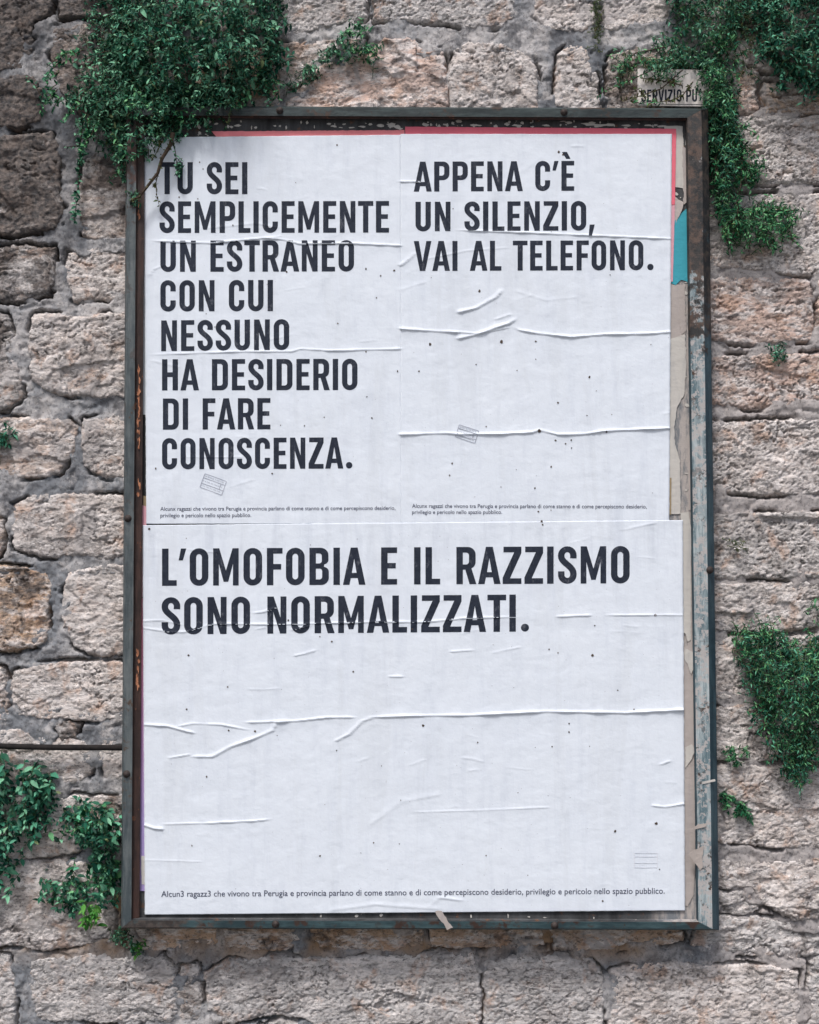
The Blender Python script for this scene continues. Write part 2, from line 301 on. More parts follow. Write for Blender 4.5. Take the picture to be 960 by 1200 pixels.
# outline in photo positions, bulge mm, chiselled relief mm, pitting mm, colour, dark stain 0..1
ST = [
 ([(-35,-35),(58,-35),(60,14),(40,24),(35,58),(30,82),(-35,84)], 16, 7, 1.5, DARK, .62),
 ([(70,-35),(190,-35),(190,22),(72,20)], 14, 6, 1.5, GREY, .5),
 ([(66,36),(130,28),(200,32),(222,60),(222,140),(150,150),(100,140),(70,106),(63,60)], 14, 6, 1.5, WARM, .38),
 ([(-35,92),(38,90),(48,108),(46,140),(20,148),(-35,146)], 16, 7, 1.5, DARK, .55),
 ([(-35,168),(18,160),(60,158),(71,178),(70,215),(75,250),(64,268),(20,275),(-35,272)], 20, 10, 1.5, GREY, .48),
 ([(100,192),(112,178),(170,180),(170,286),(120,287),(99,276),(94,240)], 16, 8, 1.5, WARM, .30),
 ([(-35,300),(15,289),(62,292),(66,330),(58,346),(20,352),(-35,350)], 18, 9, 1.5, GREY, .42),
 ([(81,297),(110,291),(170,287),(170,346),(140,351),(86,350),(77,320)], 13, 5, 3.0, PALE, .22),
 ([(-35,368),(8,370),(16,400),(22,440),(27,465),(8,480),(-35,485)], 16, 8, 1.5, GREY, .45),
 ([(40,371),(70,369),(102,374),(130,369),(170,368),(170,462),(110,465),(62,460),(40,445),(36,410)], 22, 10, 1.5, PALE, .32),
 ([(-35,493),(20,490),(78,492),(90,502),(84,530),(74,552),(55,557),(-35,560)], 18, 9, 1.5, WARM, .34),
 ([(101,492),(170,488),(170,560),(120,557),(100,546),(97,518)], 15, 7, 2.0, PALE, .24),
 ([(18,592),(40,582),(90,579),(170,584),(170,640),(126,655),(100,652),(50,650),(21,640),(15,612)], 16, 7, 1.5, PALE, .24),
 ([(-35,590),(0,592),(4,640),(-4,650),(-35,655)], 14, 6, 1.5, WARM, .35),
 ([(-35,669),(10,664),(52,672),(59,690),(56,732),(51,753),(20,760),(-35,762)], 20, 10, 1.5, ORNG, .34),
 ([(82,674),(110,664),(170,662),(170,760),(120,767),(90,758),(76,735),(75,700)], 17, 7, 1.5, PALE, .20),
 ([(-35,785),(4,783),(10,810),(6,842),(-35,844)], 15, 7, 1.5, WARM, .36),
 ([(18,787),(60,778),(100,776),(170,778),(170,840),(120,843),(70,841),(20,836),(14,812)], 17, 6, 1.5, PALE, .14),
 ([(66,850),(78,846),(92,850),(88,864),(72,866)], 14, 3, 1.0, GREY, .5),
 ([(-35,858),(40,856),(62,868),(98,868),(107,884),(104,905),(90,918),(40,916),(-35,918)], 14, 5, 2.0, PALE, .12),
 ([(120,866),(170,860),(170,912),(126,914),(118,890)], 12, 5, 2.0, PALE, .20),
 ([(-35,938),(60,937),(100,934),(170,932),(170,976),(120,986),(80,1000),(20,1006),(-35,1008)], 15, 7, 1.5, PALE, .30),
 ([(-35,1020),(30,1012),(100,1010),(132,1030),(134,1100),(60,1111),(15,1106),(-35,1108)], 17, 10, 1.5, PALE, .16),
 ([(-35,1121),(8,1122),(16,1150),(16,1215),(-35,1215)], 16, 4, 2.5, COOL, .20),
 ([(40,1126),(100,1120),(190,1123),(204,1135),(207,1188),(200,1194),(120,1195),(50,1193),(36,1160)], 18, 4, 2.5, COOL, .14),
 ([(213,1132),(232,1130),(236,1160),(239,1189),(214,1195),(208,1165)], 12, 5, 2.0, GREY, .30),
 ([(243,1142),(268,1127),(330,1121),(400,1123),(480,1119),(556,1117),(562,1150),(562,1215),(400,1215),(352,1190),(318,1188),(262,1197),(247,1182)], 20, 5, 3.0, COOL, .14),
 ([(569,1128),(600,1120),(688,1124),(704,1140),(707,1215),(569,1215)], 17, 4, 3.0, COOL, .18),
 ([(716,1137),(760,1127),(830,1130),(900,1133),(934,1141),(932,1215),(716,1215)], 19, 5, 3.0, PALE, .14),
 ([(951,1122),(995,1120),(995,1215),(948,1215)], 15, 5, 3.0, COOL, .18),
 ([(20,1206),(150,1204),(310,1204),(330,1196),(352,1200),(390,1225),(390,1300),(20,1300)], 16, 5, 2.5, GREY, .35),
 ([(150,1070),(252,1070),(256,1104),(220,1110),(172,1112),(150,1108)], 13, 6, 1.5, ORNG, .34),
 ([(262,1070),(352,1070),(356,1102),(330,1112),(268,1108)], 11, 7, 1.5, ORNG, .30),
 ([(362,1070),(488,1070),(494,1104),(460,1112),(372,1108)], 14, 6, 1.5, ORNG, .26),
 ([(500,1070),(632,1070),(636,1106),(560,1110),(506,1106)], 13, 6, 1.5, ORNG, .26),
 ([(642,1070),(795,1070),(800,1100),(760,1110),(650,1112)], 13, 5, 1.5, ORNG, .24),
 # right side
 ([(820,1077),(885,1076),(950,1084),(995,1080),(995,1110),(930,1120),(860,1116),(812,1108)], 13, 9, 2.5, COOL, .28),
 ([(820,1045),(872,1046),(889,1062),(880,1069),(820,1071)], 12, 7, 2.0, GREY, .32),
 ([(820,1008),(870,1006),(905,1010),(995,1002),(995,1072),(930,1076),(897,1060),(882,1040),(820,1038)], 16, 11, 2.0, PALE, .18),
 ([(820,906),(870,895),(930,902),(995,905),(995,992),(920,993),(860,986),(820,987)], 17, 8, 3.0, PALE, .12),
 ([(820,832),(870,826),(930,830),(995,828),(995,892),(900,888),(820,890)], 14, 7, 2.5, PALE, .22),
 ([(820,747),(900,748),(995,745),(995,820),(900,818),(820,819)], 14, 7, 2.5, PALE, .24),
 ([(815,686),(900,684),(995,682),(995,730),(900,739),(815,735)], 15, 7, 3.0, PALE, .16),
 ([(815,605),(900,602),(995,602),(995,674),(900,676),(815,678)], 16, 7, 3.5, GREY, .22),
 ([(812,498),(870,494),(995,494),(995,573),(930,578),(812,576)], 18, 6, 4.0, PALE, .18),
 ([(812,420),(900,417),(995,416),(995,474),(900,478),(812,472)], 15, 5, 4.0, PINK, .20),
 ([(812,329),(900,327),(948,328),(952,398),(900,402),(812,400)], 16, 5, 3.0, PINK, .16),
 ([(960,330),(995,330),(995,400),(962,400)], 14, 5, 3.0, PINK, .18),
 ([(820,234),(900,230),(995,228),(995,320),(930,322),(860,312),(820,312)], 15, 5, 4.0, PALE, .14),
 ([(825,142),(890,138),(995,138),(995,212),(900,216),(825,206)], 15, 5, 4.0, PALE, .14),
 ([(858,84),(884,82),(886,130),(860,132)], 10, 3, 2.0, PINK, .12),
 ([(896,98),(960,108),(995,108),(995,131),(897,132)], 15, 7, 2.0, ORNG, .25),
 ([(850,-35),(995,-35),(995,88),(900,84),(850,70)], 14, 6, 2.0, WARM, .45),
 # top strip
 ([(306,-35),(425,-35),(428,20),(380,32),(325,44),(310,36)], 13, 4, 4.0, GREY, .24),
 ([(436,-35),(600,-35),(602,20),(590,33),(545,31),(490,22),(440,24)], 15, 4, 4.0, COOL, .20),
 ([(325,54),(400,48),(425,46),(420,62),(380,72),(345,104),(330,104)], 12, 6, 2.0, WARM, .30),
 ([(338,124),(352,106),(378,78),(420,68),(450,50),(480,47),(498,62),(518,62),(524,90),(522,160),(338,160)], 18, 12, 1.5, PINK, .14),
 ([(533,62),(546,52),(590,54),(614,64),(628,80),(630,160),(526,160),(529,90)], 19, 7, 1.5, PALE, .12),
 ([(657,62),(670,54),(687,55),(690,74),(699,92),(702,160),(652,160),(654,85)], 13, 5, 2.0, PALE, .26),
 ([(627,-35),(694,-35),(695,28),(680,36),(642,34),(625,20)], 15, 5, 3.0, PALE, .12),
 ([(709,-35),(790,-35),(790,28),(740,34),(708,34)], 14, 5, 3.0, PALE, .16),
 ([(714,68),(760,52),(790,55),(790,160),(712,160)], 13, 6, 2.0, WARM, .50),
 ([(800,-35),(842,-35),(842,60),(800,60)], 13, 6, 2.0, WARM, .40),
 ([(198,-35),(298,-35),(300,40),(290,52),(198,24)], 13, 6, 2.0, WARM, .42),
 ([(232,56),(320,58),(328,110),(328,160),(232,160)], 14, 7, 2.0, ORNG, .34),
]
# the wall goes on beyond the picture
_r = random.Random(3)
def _q(x0, y0, x1, y1):
    j = lambda: _r.uniform(-4, 4)
    return [(x0+j(), y0+j()), ((x0+x1)/2, y0+j()), (x1+j(), y0+j()), (x1+j(), (y0+y1)/2), (x1+j(), y1+j()), ((x0+x1)/2, y1+j()), (x0+j(), y1+j()), (x0+j(), (y0+y1)/2)]
N_VIEW = len(ST)
for sx in ((-330, -205), (-190, -48), (1010, 1140), (1155, 1300)):
    y = -150
    while y < 1380:
        hh = _r.uniform(62, 105); ST.append((_q(sx[0]+_r.uniform(-3, 3), y, sx[1]+_r.uniform(-3, 3), y+hh-14), 16, 7, 2.5, _r.choice([PALE, PINK, GREY, WARM]), _r.uniform(.12, .3))); y += hh
for y0, y1 in ((-150, -50), (1312, 1385)):
    x = -40
    while x < 1000:
        ww = min(_r.uniform(90, 170), 1002-x)
        if ww > 40: ST.append((_q(x, y0, x+ww-14, y1), 16, 6, 2.5, _r.choice([PALE, COOL, GREY, WARM]), _r.uniform(.12, .3)))
        x += ww
x = 400
while x < 995:
    ww = min(_r.uniform(110, 190), 998-x)
    if ww > 40: ST.append((_q(x, 1228, x+ww-14, 1298), 16, 6, 2.5, _r.choice([PALE, COOL, GREY]), .2))
    x += ww

def warp(x, z):
    """ragged outline: the same wander for stones and mortar"""
    return (x+0.016*fbm(x*14, z*14, 5, 1, 0.6)+0.004*gnoise(x*95, z*95, 5), z+0.012*fbm(x*14+9, z*14, 5, 2, 0.6)+0.0035*gnoise(x*95, z*95, 6))
def mortar_h(x, z):
    return (0.005*fbm(x*6, z*6, 3, 40)+0.0055*fbm(x*22, z*22, 4, 41, .6)+0.0022*fbm(x*95, z*95, 3, 42, .7)
            - 0.004*sstep(0.42, 0.75, ridged(x*9, z*9, 2, 44)-0.25))
def stone_h(x, z, t, k, bulge, chip, pit, res):
    s = 100+k*13; ox = k*3.17
    u, v = x+ox, z-ox*0.7
    wx = 0.010*fbm(u*22, v*22, 3, s+1); wz = 0.010*fbm(u*22+5, v*22, 3, s+2)
    U, V = u+wx, v+wz
    q = 7.5
    d1, d2, ax, az, r1, r2, r3 = worley(U*q*0.75, V*q*1.35, s)
    f1 = (r1*0.55+r2*ax*0.9+r3*az*1.0)
    d1b, d2b, bx, bz, q1, q2, q3 = worley(U*26*0.7, V*26*1.3, s+3)
    f2 = (q1*0.5+q2*bx*0.9+q3*bz*0.9)
    n = fbm(u*13, v*13, 5, s+5, 0.6); rg = ridged(u*15*0.8, v*15*1.5, 4, s+9)
    h = MM*chip*(0.85*f1+0.55*f2+0.62*n+0.36*rg)
    h = h+MM*(1.6+0.16*chip)*fbm(u*70, v*105, 3, s+12, 0.8)
    ck = np.abs(gnoise(u*9+2.5*wx*60, v*13, s+30))+0.10*fbm(u*60, v*60, 2, s+33); ckm = sstep(-.05, .25, gnoise(u*5, v*5, s+31))
    h = h-MM*11*(1-sstep(0.0, 0.045, ck))*ckm
    ck2 = np.abs(gnoise(u*17+9, v*34, s+34))+0.2*fbm(u*90, v*90, 2, s+35); h = h-MM*4*(1-sstep(0.0, 0.07, ck2))*sstep(-.02, .3, gnoise(u*9, v*9, s+36))
    a = 0.5; pu, pv = u*math.cos(a)+v*math.sin(a), -u*math.sin(a)+v*math.cos(a)
    p = fbm(pu*55, pv*120, 3, s+15, 0.65)
    h = h-MM*pit*1.4*sstep(0.12, 0.36, p)-MM*pit*0.6*sstep(0.10, 0.4, fbm(u*120, v*160, 2, s+17))
    e = 0.015+0.012*fbm(x*20, z*20, 2, s+20)
    rise = np.sqrt(np.clip(1-(1-np.clip(t/np.maximum(e, 0.008), 0, 1))**2, 0, 1))
    out = MM*bulge*0.62*(0.25+0.75*rise)+h*(0.45+0.55*rise)
    side = sstep(-0.006, 0.0045, t)
    return -0.030+(0.030+out)*side

wall = empty('stone_wall', (0, YW, 0))
tag(wall, 'old wall of rough pale limestone blocks with grey mortar behind the notice board', 'wall')
stone_polys = []
for k, (P, bulge, chip, pit, colr, stain) in enumerate(ST):
    W = wpx(P); stone_polys.append(W)
    far = k >= N_VIEW; res = 0.008 if far else 0.0029
    xs = [p[0] for p in W]; zs = [p[1] for p in W]; mg = 0.02
    X = np.arange(min(xs)-mg, max(xs)+mg, res); Z = np.arange(min(zs)-mg, max(zs)+mg, res)
    gx, gz = np.meshgrid(X, Z)
    ux, uz = warp(gx, gz)
    t = poly_sdf(ux, uz, W)+0.0065
    hgt = stone_h(gx, gz, t, k, bulge, chip, pit, res)
    # undercut wobble so that steep sides do not look like a plain height map
    jx = gx+MM*1.2*gnoise(gx*120, gz*120, 301); jz = gz+MM*1.2*gnoise(gx*120, gz*120, 302)
    cx, cz = (min(xs)+max(xs))/2, (min(zs)+max(zs))/2
    V = np.stack([jx-cx, -hgt, jz-cz], -1).reshape(-1, 3)
    F = grid_faces(len(Z), len(X)); tt = t.ravel()
    F = F[(tt[F].max(1) > -0.006)]
    V, F = compact(V, F)
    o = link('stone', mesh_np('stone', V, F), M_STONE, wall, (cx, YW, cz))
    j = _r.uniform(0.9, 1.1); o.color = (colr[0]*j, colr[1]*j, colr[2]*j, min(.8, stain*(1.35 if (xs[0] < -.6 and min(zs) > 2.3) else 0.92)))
# mortar: one sheet, finer round the picture
def mortar_sheet(px0, py0, px1, py1, res):
    a, b = at(px0, py1, YW), at(px1, py0, YW)
    X = np.arange(a[0], b[0]+res, res); Z = np.arange(max(a[2], 0.0), b[2]+res, res)
    gx, gz = np.meshgrid(X, Z); ux, uz = warp(gx, gz)
    near = np.full(gx.shape, -1.0)
    for W in stone_polys:
        x0, x1 = min(p[0] for p in W)-.03, max(p[0] for p in W)+.03; z0, z1 = min(p[1] for p in W)-.03, max(p[1] for p in W)+.03
        i0, i1 = np.searchsorted(X, [x0, x1]); j0, j1 = np.searchsorted(Z, [z0, z1])
        if i1 <= i0 or j1 <= j0: continue
        near[j0:j1, i0:i1] = np.maximum(near[j0:j1, i0:i1], poly_sdf(ux[j0:j1, i0:i1], uz[j0:j1, i0:i1], W))
    h = 1.5*mortar_h(gx, gz)+0.0075
    gap = sstep(0.02, 0.17, fbm(gx*7, gz*11, 3, 60))           # where the mortar has come away from the stone
    crk = sstep(-0.0150, -0.0108, near)*gap
    h = h-0.034*crk
    # smears of mortar over the stone edges
    h = np.where(near > 0.020, -0.022, h)
    V = np.stack([gx, -h, gz], -1).reshape(-1, 3); F = grid_faces(len(Z), len(X))
    return V, F, gx.ravel(), gz.ravel(), near.ravel()
V, F, fx, fz, nr = mortar_sheet(-40, -40, 1000, 1245, 0.0036)
a, b = at(190, 1060, YW), at(790, 165, YW)
cxm, czm = fx[F].mean(1), fz[F].mean(1)
F = F[~((cxm > a[0]) & (cxm < b[0]) & (czm > a[2]) & (czm < b[2])) & (nr[F].min(1) < 0.030)]
V, F = compact(V, F)
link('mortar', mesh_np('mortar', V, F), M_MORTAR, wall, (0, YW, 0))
V, F, fx, fz, nr = mortar_sheet(-360, -190, 1330, 1480, 0.012)
a, b = at(-36, 1241, YW), at(996, -36, YW); cxm, czm = fx[F].mean(1), fz[F].mean(1)
F = F[~((cxm > a[0]) & (cxm < b[0]) & (czm > a[2]) & (czm < b[2]))]
V, F = compact(V, F)
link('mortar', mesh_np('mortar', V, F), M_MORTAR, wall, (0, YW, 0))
# solid core behind the facing
def box_mesh(name, x0, x1, y0, y1, z0, z1):
    v = [(x, y, z) for x in (x0, x1) for y in (y0, y1) for z in (z0, z1)]
    return mesh_np(name, v, [(0, 1, 3, 2), (4, 6, 7, 5), (0, 4, 5, 1), (2, 3, 7, 6), (0, 2, 6, 4), (1, 5, 7, 3)], False)
ca, cb_ = at(-360, 0, YW)[0], at(1330, 0, YW)[0]
link('wall_core', box_mesh('wall_core', ca, cb_, 0.035, 0.55, 0, float(at(0, -190, YW)[2])), M_MORTAR, wall, (0, YW, 0))
# ground: a paved lane that reaches the horizon
g = NG('lane_paving', 0.9)
g.color(g.mix(g.noise(6, 6, 0.6), (0.10, 0.098, 0.095), (0.20, 0.19, 0.18))); g.bump(g.noise(80, 5, 0.7), 0.5, 0.004)
tag(link('ground', mesh_np('ground', [(-120, -120, 0), (120, -120, 0), (120, 120, 0), (-120, 120, 0)], [(0, 1, 2, 3)], False), g.m), kind='structure')

# ------------------------------------------------------------------ notice board
board_root = empty('notice_board', at(490, 1088, 0.03))
tag(board_root, 'tall weathered steel framed notice board bolted to the stone wall', 'notice board')
OUT = [(148, 124), (830, 127), (843, 1090), (142, 1088)]      # TL TR BR BL
def ring(l, t, r, b, y):
    return [at(OUT[0][0]+l, OUT[0][1]+t, y), at(OUT[1][0]-r, OUT[1][1]+t, y), at(OUT[2][0]-r, OUT[2][1]-b, y), at(OUT[3][0]+l, OUT[3][1]-b, y)]
RINGS = [ring(0, 0, 0, 0, .052), ring(0, 0, 0, 0, -.006), ring(.8, .8, 1.2, .8, -.010), ring(1.6, 1.6, 8, 1.4, -.026), ring(12, 11, 24.3, 9.6, -.026), ring(12.6, 11.5, 24.8, 10.2, -.019),
         ring(13.4, 12.2, 25.4, 11, -.019), ring(14, 12.6, 25.8, 11.5, -.016), ring(21.5, 14, 26.4, 12.5, -.013), ring(22, 14.5, 27, 13, -.0002)]
SIDE = ['top', 'right', 'bottom', 'left']; RM = [M_RAIL_T, M_RAIL_R, M_RAIL_B, M_RAIL_L]
RL = ['dark teal top rail with scraps of old paper', 'pale flaking right rail', 'deep teal bottom rail', 'grey green left rail with rusty inner lip']
for s in range(4):
    n = 160; V, fm = [], []
    for rgk in RINGS:
        A, B = rgk[s], rgk[(s+1) % 4]
        for i in range(n+1):
            p = A+(B-A)*(i/n); V.append(p)
    V = np.array(V); F = grid_faces(len(RINGS), n+1)
    dents = 0.0018*fbm(V[:, 0]*9+V[:, 1]*40, V[:, 2]*9+V[:, 1]*30, 3, 70+s); V[:, 1] += dents
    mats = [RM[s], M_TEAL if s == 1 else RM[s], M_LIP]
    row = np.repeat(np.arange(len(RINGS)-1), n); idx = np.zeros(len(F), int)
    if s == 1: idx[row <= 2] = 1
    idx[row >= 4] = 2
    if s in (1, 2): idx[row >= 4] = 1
    if s == 2: mats[1] = M_BOARD
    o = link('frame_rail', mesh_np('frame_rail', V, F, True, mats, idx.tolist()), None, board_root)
    o.matrix_parent_inverse = Matrix.Translation(-board_root.location); tag(o, RL[s])
    mod = o.modifiers.new('es', 'EDGE_SPLIT'); mod.split_angle = math.radians(35)
# backing panel
X, Yp = np.meshgrid(np.linspace(150, 838, 90), np.linspace(130, 1086, 120))
rr = ring(6, 6, 12, 6, 0)
def bil(c, u, v): return (c[0]*(1-u)+c[1]*u)*(1-v)+(c[3]*(1-u)+c[2]*u)*v
UU, VV = np.meshgrid(np.linspace(0, 1, 90), np.linspace(0, 1, 120))
Vp = np.stack([bil([rr[i][a] for i in range(4)], UU, VV) for a in range(3)], -1).reshape(-1, 3)
Vb = Vp+np.array([0, 0.02, 0]); Fp = grid_faces(120, 90)
o = link('backing_panel', mesh_np('backing_panel', np.vstack([Vp, Vb]), np.vstack([Fp, Fp[:, ::-1]+len(Vp)])), M_BOARD, board_root)
o.matrix_parent_inverse = Matrix.Translation(-board_root.location)
def child_abs(name, me, mat, parent):
    o = link(name, me, mat, parent); o.matrix_parent_inverse = Matrix.Translation(-Vector(parent.location)); return o
def bolt_mesh():
    bm = bmesh.new(); n = 14; prof = [(0.0095, 0.0), (0.0095, -0.0015), (0.0068, -0.002), (0.0066, -0.0055), (0.0050, -0.0075), (0.0, -0.0082)]
    rings = []
    for r, d in prof[:-1]: rings.append([bm.verts.new((r*math.cos(a), d, r*math.sin(a))) for a in [2*math.pi*i/n for i in range(n)]])
    c = bm.verts.new((0, prof[-1][1], 0))
    for A, B in zip(rings, rings[1:]):
        for i in range(n): bm.faces.new((A[i], A[(i+1) % n], B[(i+1) % n], B[i]))
    for i in range(n): bm.faces.new((rings[-1][i], rings[-1][(i+1) % n], c))
    me = bpy.data.meshes.new('bolt'); bm.to_mesh(me); bm.free(); me.materials.append(M_BOLT)
    me.polygons.foreach_set('use_smooth', [True]*len(me.polygons)); return me
BM_ = bolt_mesh()
for x, y in ((328, 129.5), (661, 131.5), (323, 1083), (650, 1084.5), (150, 607.5), (148.5, 907), (832, 668)):
    o = link('bolt', BM_, None, board_root, at(x, y, -.0262)); o.rotation_euler = (0, random.random()*3, 0)

# ------------------------------------------------------------------ posters
# creases of the paper: (points, height mm, half width px)
CR = [
 ([(168,849.5),(196,851),(207,854),(230,860)], 3.2, 1.7), ([(204,852.5),(226,848),(260,849.5),(294,856)], 2.4, 1.5),
 ([(284,847),(316,846),(348,845),(384,841),(421,841)], 3.2, 1.6), ([(222,887),(249,887),(271,875),(297,866),(320,856),(324,847),(344,845)], 4.2, 2.2),
 ([(196,889),(224,884)], 2.0, 1.3), ([(391,870),(410,860),(425,845),(440,840.5)], 2.4, 1.8),
 ([(425,841),(500,838.6),(546,838.6),(602,836),(640,834),(700,835),(734,835.6),(803,832)], 4.4, 1.9),
 ([(168,736),(200,741),(216,741),(252,731),(320,732),(365,731),(440,729),(500,729),(546,724.5),(617,723)], 2.4, 1.5),
 ([(651,723),(694,721)], 2.4, 1.4), ([(707,721),(803,721)], 2.2, 1.3), ([(168,728),(190,727),(215,733)], 1.5, 1.2),
 ([(296,719),(310,717),(324,712)], 2.2, 1.4), ([(344,769),(358,766),(371,762)], 2.4, 1.5), ([(300,738),(312,735)], 1.5, 1.2),
 ([(455,793),(474,793)], 2.0, 1.3), ([(527,764),(556,762)], 2.0, 1.4), ([(575,766),(612,758)], 1.2, 1.3), ([(340,739),(366,733)], 1.4, 1.3),
 ([(169,967),(180,971),(192,972)], 4.0, 2.2), ([(188,966),(240,965),(300,962),(320,960)], 2.8, 1.3),
 ([(763,944),(780,946),(803,942)], 3.2, 1.6), ([(772,897),(785,892)], 2.4, 1.5), ([(480,952),(560,950),(650,946)], 1.2, 1.3),
 ([(430,970),(470,940),(520,930)], 0.9, 5.0), ([(420,893),(432,888)], 1.2, 1.3), ([(478,898),(500,890)], 0.8, 2.0),
 ([(470,385.5),(508,388),(540,390)], 4.4, 1.9), ([(533,398),(559,392),(578,385),(597,379),(607,372)], 4.2, 2.3),
 ([(597,381),(609,387),(632,391),(670,395),(709,392),(763,391),(786,389)], 3.8, 1.9), ([(520,388),(560,391),(600,383)], 2.2, 1.5),
 ([(470,509.5),(524,507.6),(547,510)], 4.4, 1.9), ([(530,509),(586,508.7),(624,506.8),(632,504),(655,509.5),(686,508.7),(709,505),(786,502)], 4.2, 1.8),
 ([(528,269.5),(624,273),(701,276.4),(786,280)], 2.8, 1.3), ([(534,367),(558.6,361),(582,348),(590,338)], 3.8, 2.6),
 ([(493,305),(547,294),(600,290)], 1.2, 1.4), ([(470,311),(482,302),(487,296)], 2.8, 2.4), ([(470,213),(493,213)], 2.6, 1.4), ([(580,375),(600,368)], 2.0, 2.0),
 ([(172,282),(246,285),(310,279),(331,280.5),(352,286),(405,285),(469,288)], 3.0, 1.5), ([(310,279),(331,277)], 1.8, 1.5),
 ([(172,416),(228,414),(289,412),(342,412),(352,409),(388,411),(469,409)], 2.4, 1.4), ([(211,536),(289,536)], 1.2, 1.2),
 ([(174,325),(180,316),(195,310)], 1.4, 1.6), ([(385,322),(372,345),(368,360)], 0.7, 4.0), ([(470,440),(470,300)], 0.6, 1.6),
 ([(632,300),(632,460),(632,640)], 0.8, 1.1), ([(330,165),(345,195),(352,215)], 0.9, 4.0), ([(640,180),(600,210),(580,230)], 0.6, 5.0), ([(752,180),(740,230)], 0.8, 3.0),
 ([(240,268),(300,262),(330,268)], 0.8, 2.5), ([(500,1066),(515,1052),(545,1056)], 1.6, 2.5), ([(380,1068),(440,1060),(520,1066)], 1.2, 4.0),
 ([(600,340),(640,352),(680,348)], 0.6, 3.0), ([(470,340),(500,330)], 0.8, 2.6), ([(196,620),(196,730)], 0.4, 2.0), ([(640,700),(642,900)], 0.4, 1.5),
 ([(706,650),(698,760)], 0.35, 2.5), ([(300,640),(305,720)], 0.35, 3.0), ([(212,790),(214,840)], 0.3, 3), ([(170,1008),(200,1009),(240,1010)], 0.9, 1.0),
]
_rc = random.Random(44)
for _ in range(34):      # many small wrinkles
    x0, y0 = _rc.uniform(172, 780), _rc.choice([_rc.uniform(165, 600), _rc.uniform(620, 1060)]); ln = _rc.uniform(8, 46); sl = _rc.gauss(-.06, .22)
    if 580 < y0 < 612 or y0 > 1034: continue
    CR.append(([(x0, y0), (x0+ln*.5, y0+ln*.5*sl+_rc.uniform(-1.5, 1.5)), (x0+ln, y0+ln*sl)], _rc.uniform(.35, 1.1), _rc.uniform(1.0, 2.2)))
def creases(px, py):
    h = np.zeros(px.shape)
    for P, a, wd in CR[:58]:
        for (ax, ay), (bx, by) in zip(P, P[1:]):
            ex, ey = bx-ax, by-ay; t = np.clip(((px-ax)*ex+(py-ay)*ey)/(ex*ex+ey*ey), 0, 1)
            h = np.maximum(h, a*np.exp(-((px-ax-ex*t)**2+(py-ay-ey*t)**2)/(wd*.8)**2))
    return h
def hp(px, py):
    """height of the pasted paper over the board in metres"""
    px = np.asarray(px, float); py = np.asarray(py, float)
    h = MM*(1.3*fbm(px/90, py/110, 3, 80)+0.75*fbm(px/22, py/28, 3, 81)+0.35*sstep(.15,.6,ridged(px/45+3, py/38, 3, 88))+0.13*fbm(px/6, py/9, 2, 82)+0.25*fbm(px/9, py/60, 2, 83))
    for P, a, wd in CR:
        x0, x1 = min(p[0] for p in P)-12*wd/2, max(p[0] for p in P)+12*wd/2; y0, y1 = min(p[1] for p in P)-6*wd, max(p[1] for p in P)+6*wd
        m = (px > x0) & (px < x1) & (py > y0) & (py < y1)
        if not m.any(): continue
        X, Y = px[m], py[m]; best = np.full(X.shape, 1e9); sg = np.zeros(X.shape); al = np.zeros(X.shape)
        tot = sum(math.dist(P[i], P[i+1]) for i in range(len(P)-1)); acc = 0
        for i in range(len(P)-1):
            (ax, ay), (bx, by) = P[i], P[i+1]; ex, ey = bx-ax, by-ay; L2 = ex*ex+ey*ey; L = math.sqrt(L2)
            t = np.clip(((X-ax)*ex+(Y-ay)*ey)/L2, 0, 1); dx, dy = X-ax-ex*t, Y-ay-ey*t; d = np.hypot(dx, dy)
            mm = d < best; best = np.where(mm, d, best); sg = np.where(mm, np.sign(dy), sg); al = np.where(mm, (acc+t*L)/tot, al); acc += L
        wd2 = np.where(sg > 0, wd*0.52, wd*1.15)*(0.8+0.3*gnoise(X/14, Y*0+a, 85))
        edge0 = 1.0 if (P[0][0] < 171 or abs(P[0][0]-470) < 2 or P[0][0] > 783) else 0.0
        edge1 = 1.0 if (P[-1][0] > 783 or abs(P[-1][0]-469) < 2) else 0.0
        tp = np.maximum(sstep(0, 0.10, al), edge0)*np.maximum(sstep(0, 0.10, 1-al), edge1)
        tp = tp*(0.72+0.5*gnoise(X/25, Y*0+7+a, 86))
        h[m] = h[m]+MM*a*1.25*tp*(np.exp(-(best/(wd2*.88))**2)+0.16*np.exp(-(best/(wd*4))**2))
    return h
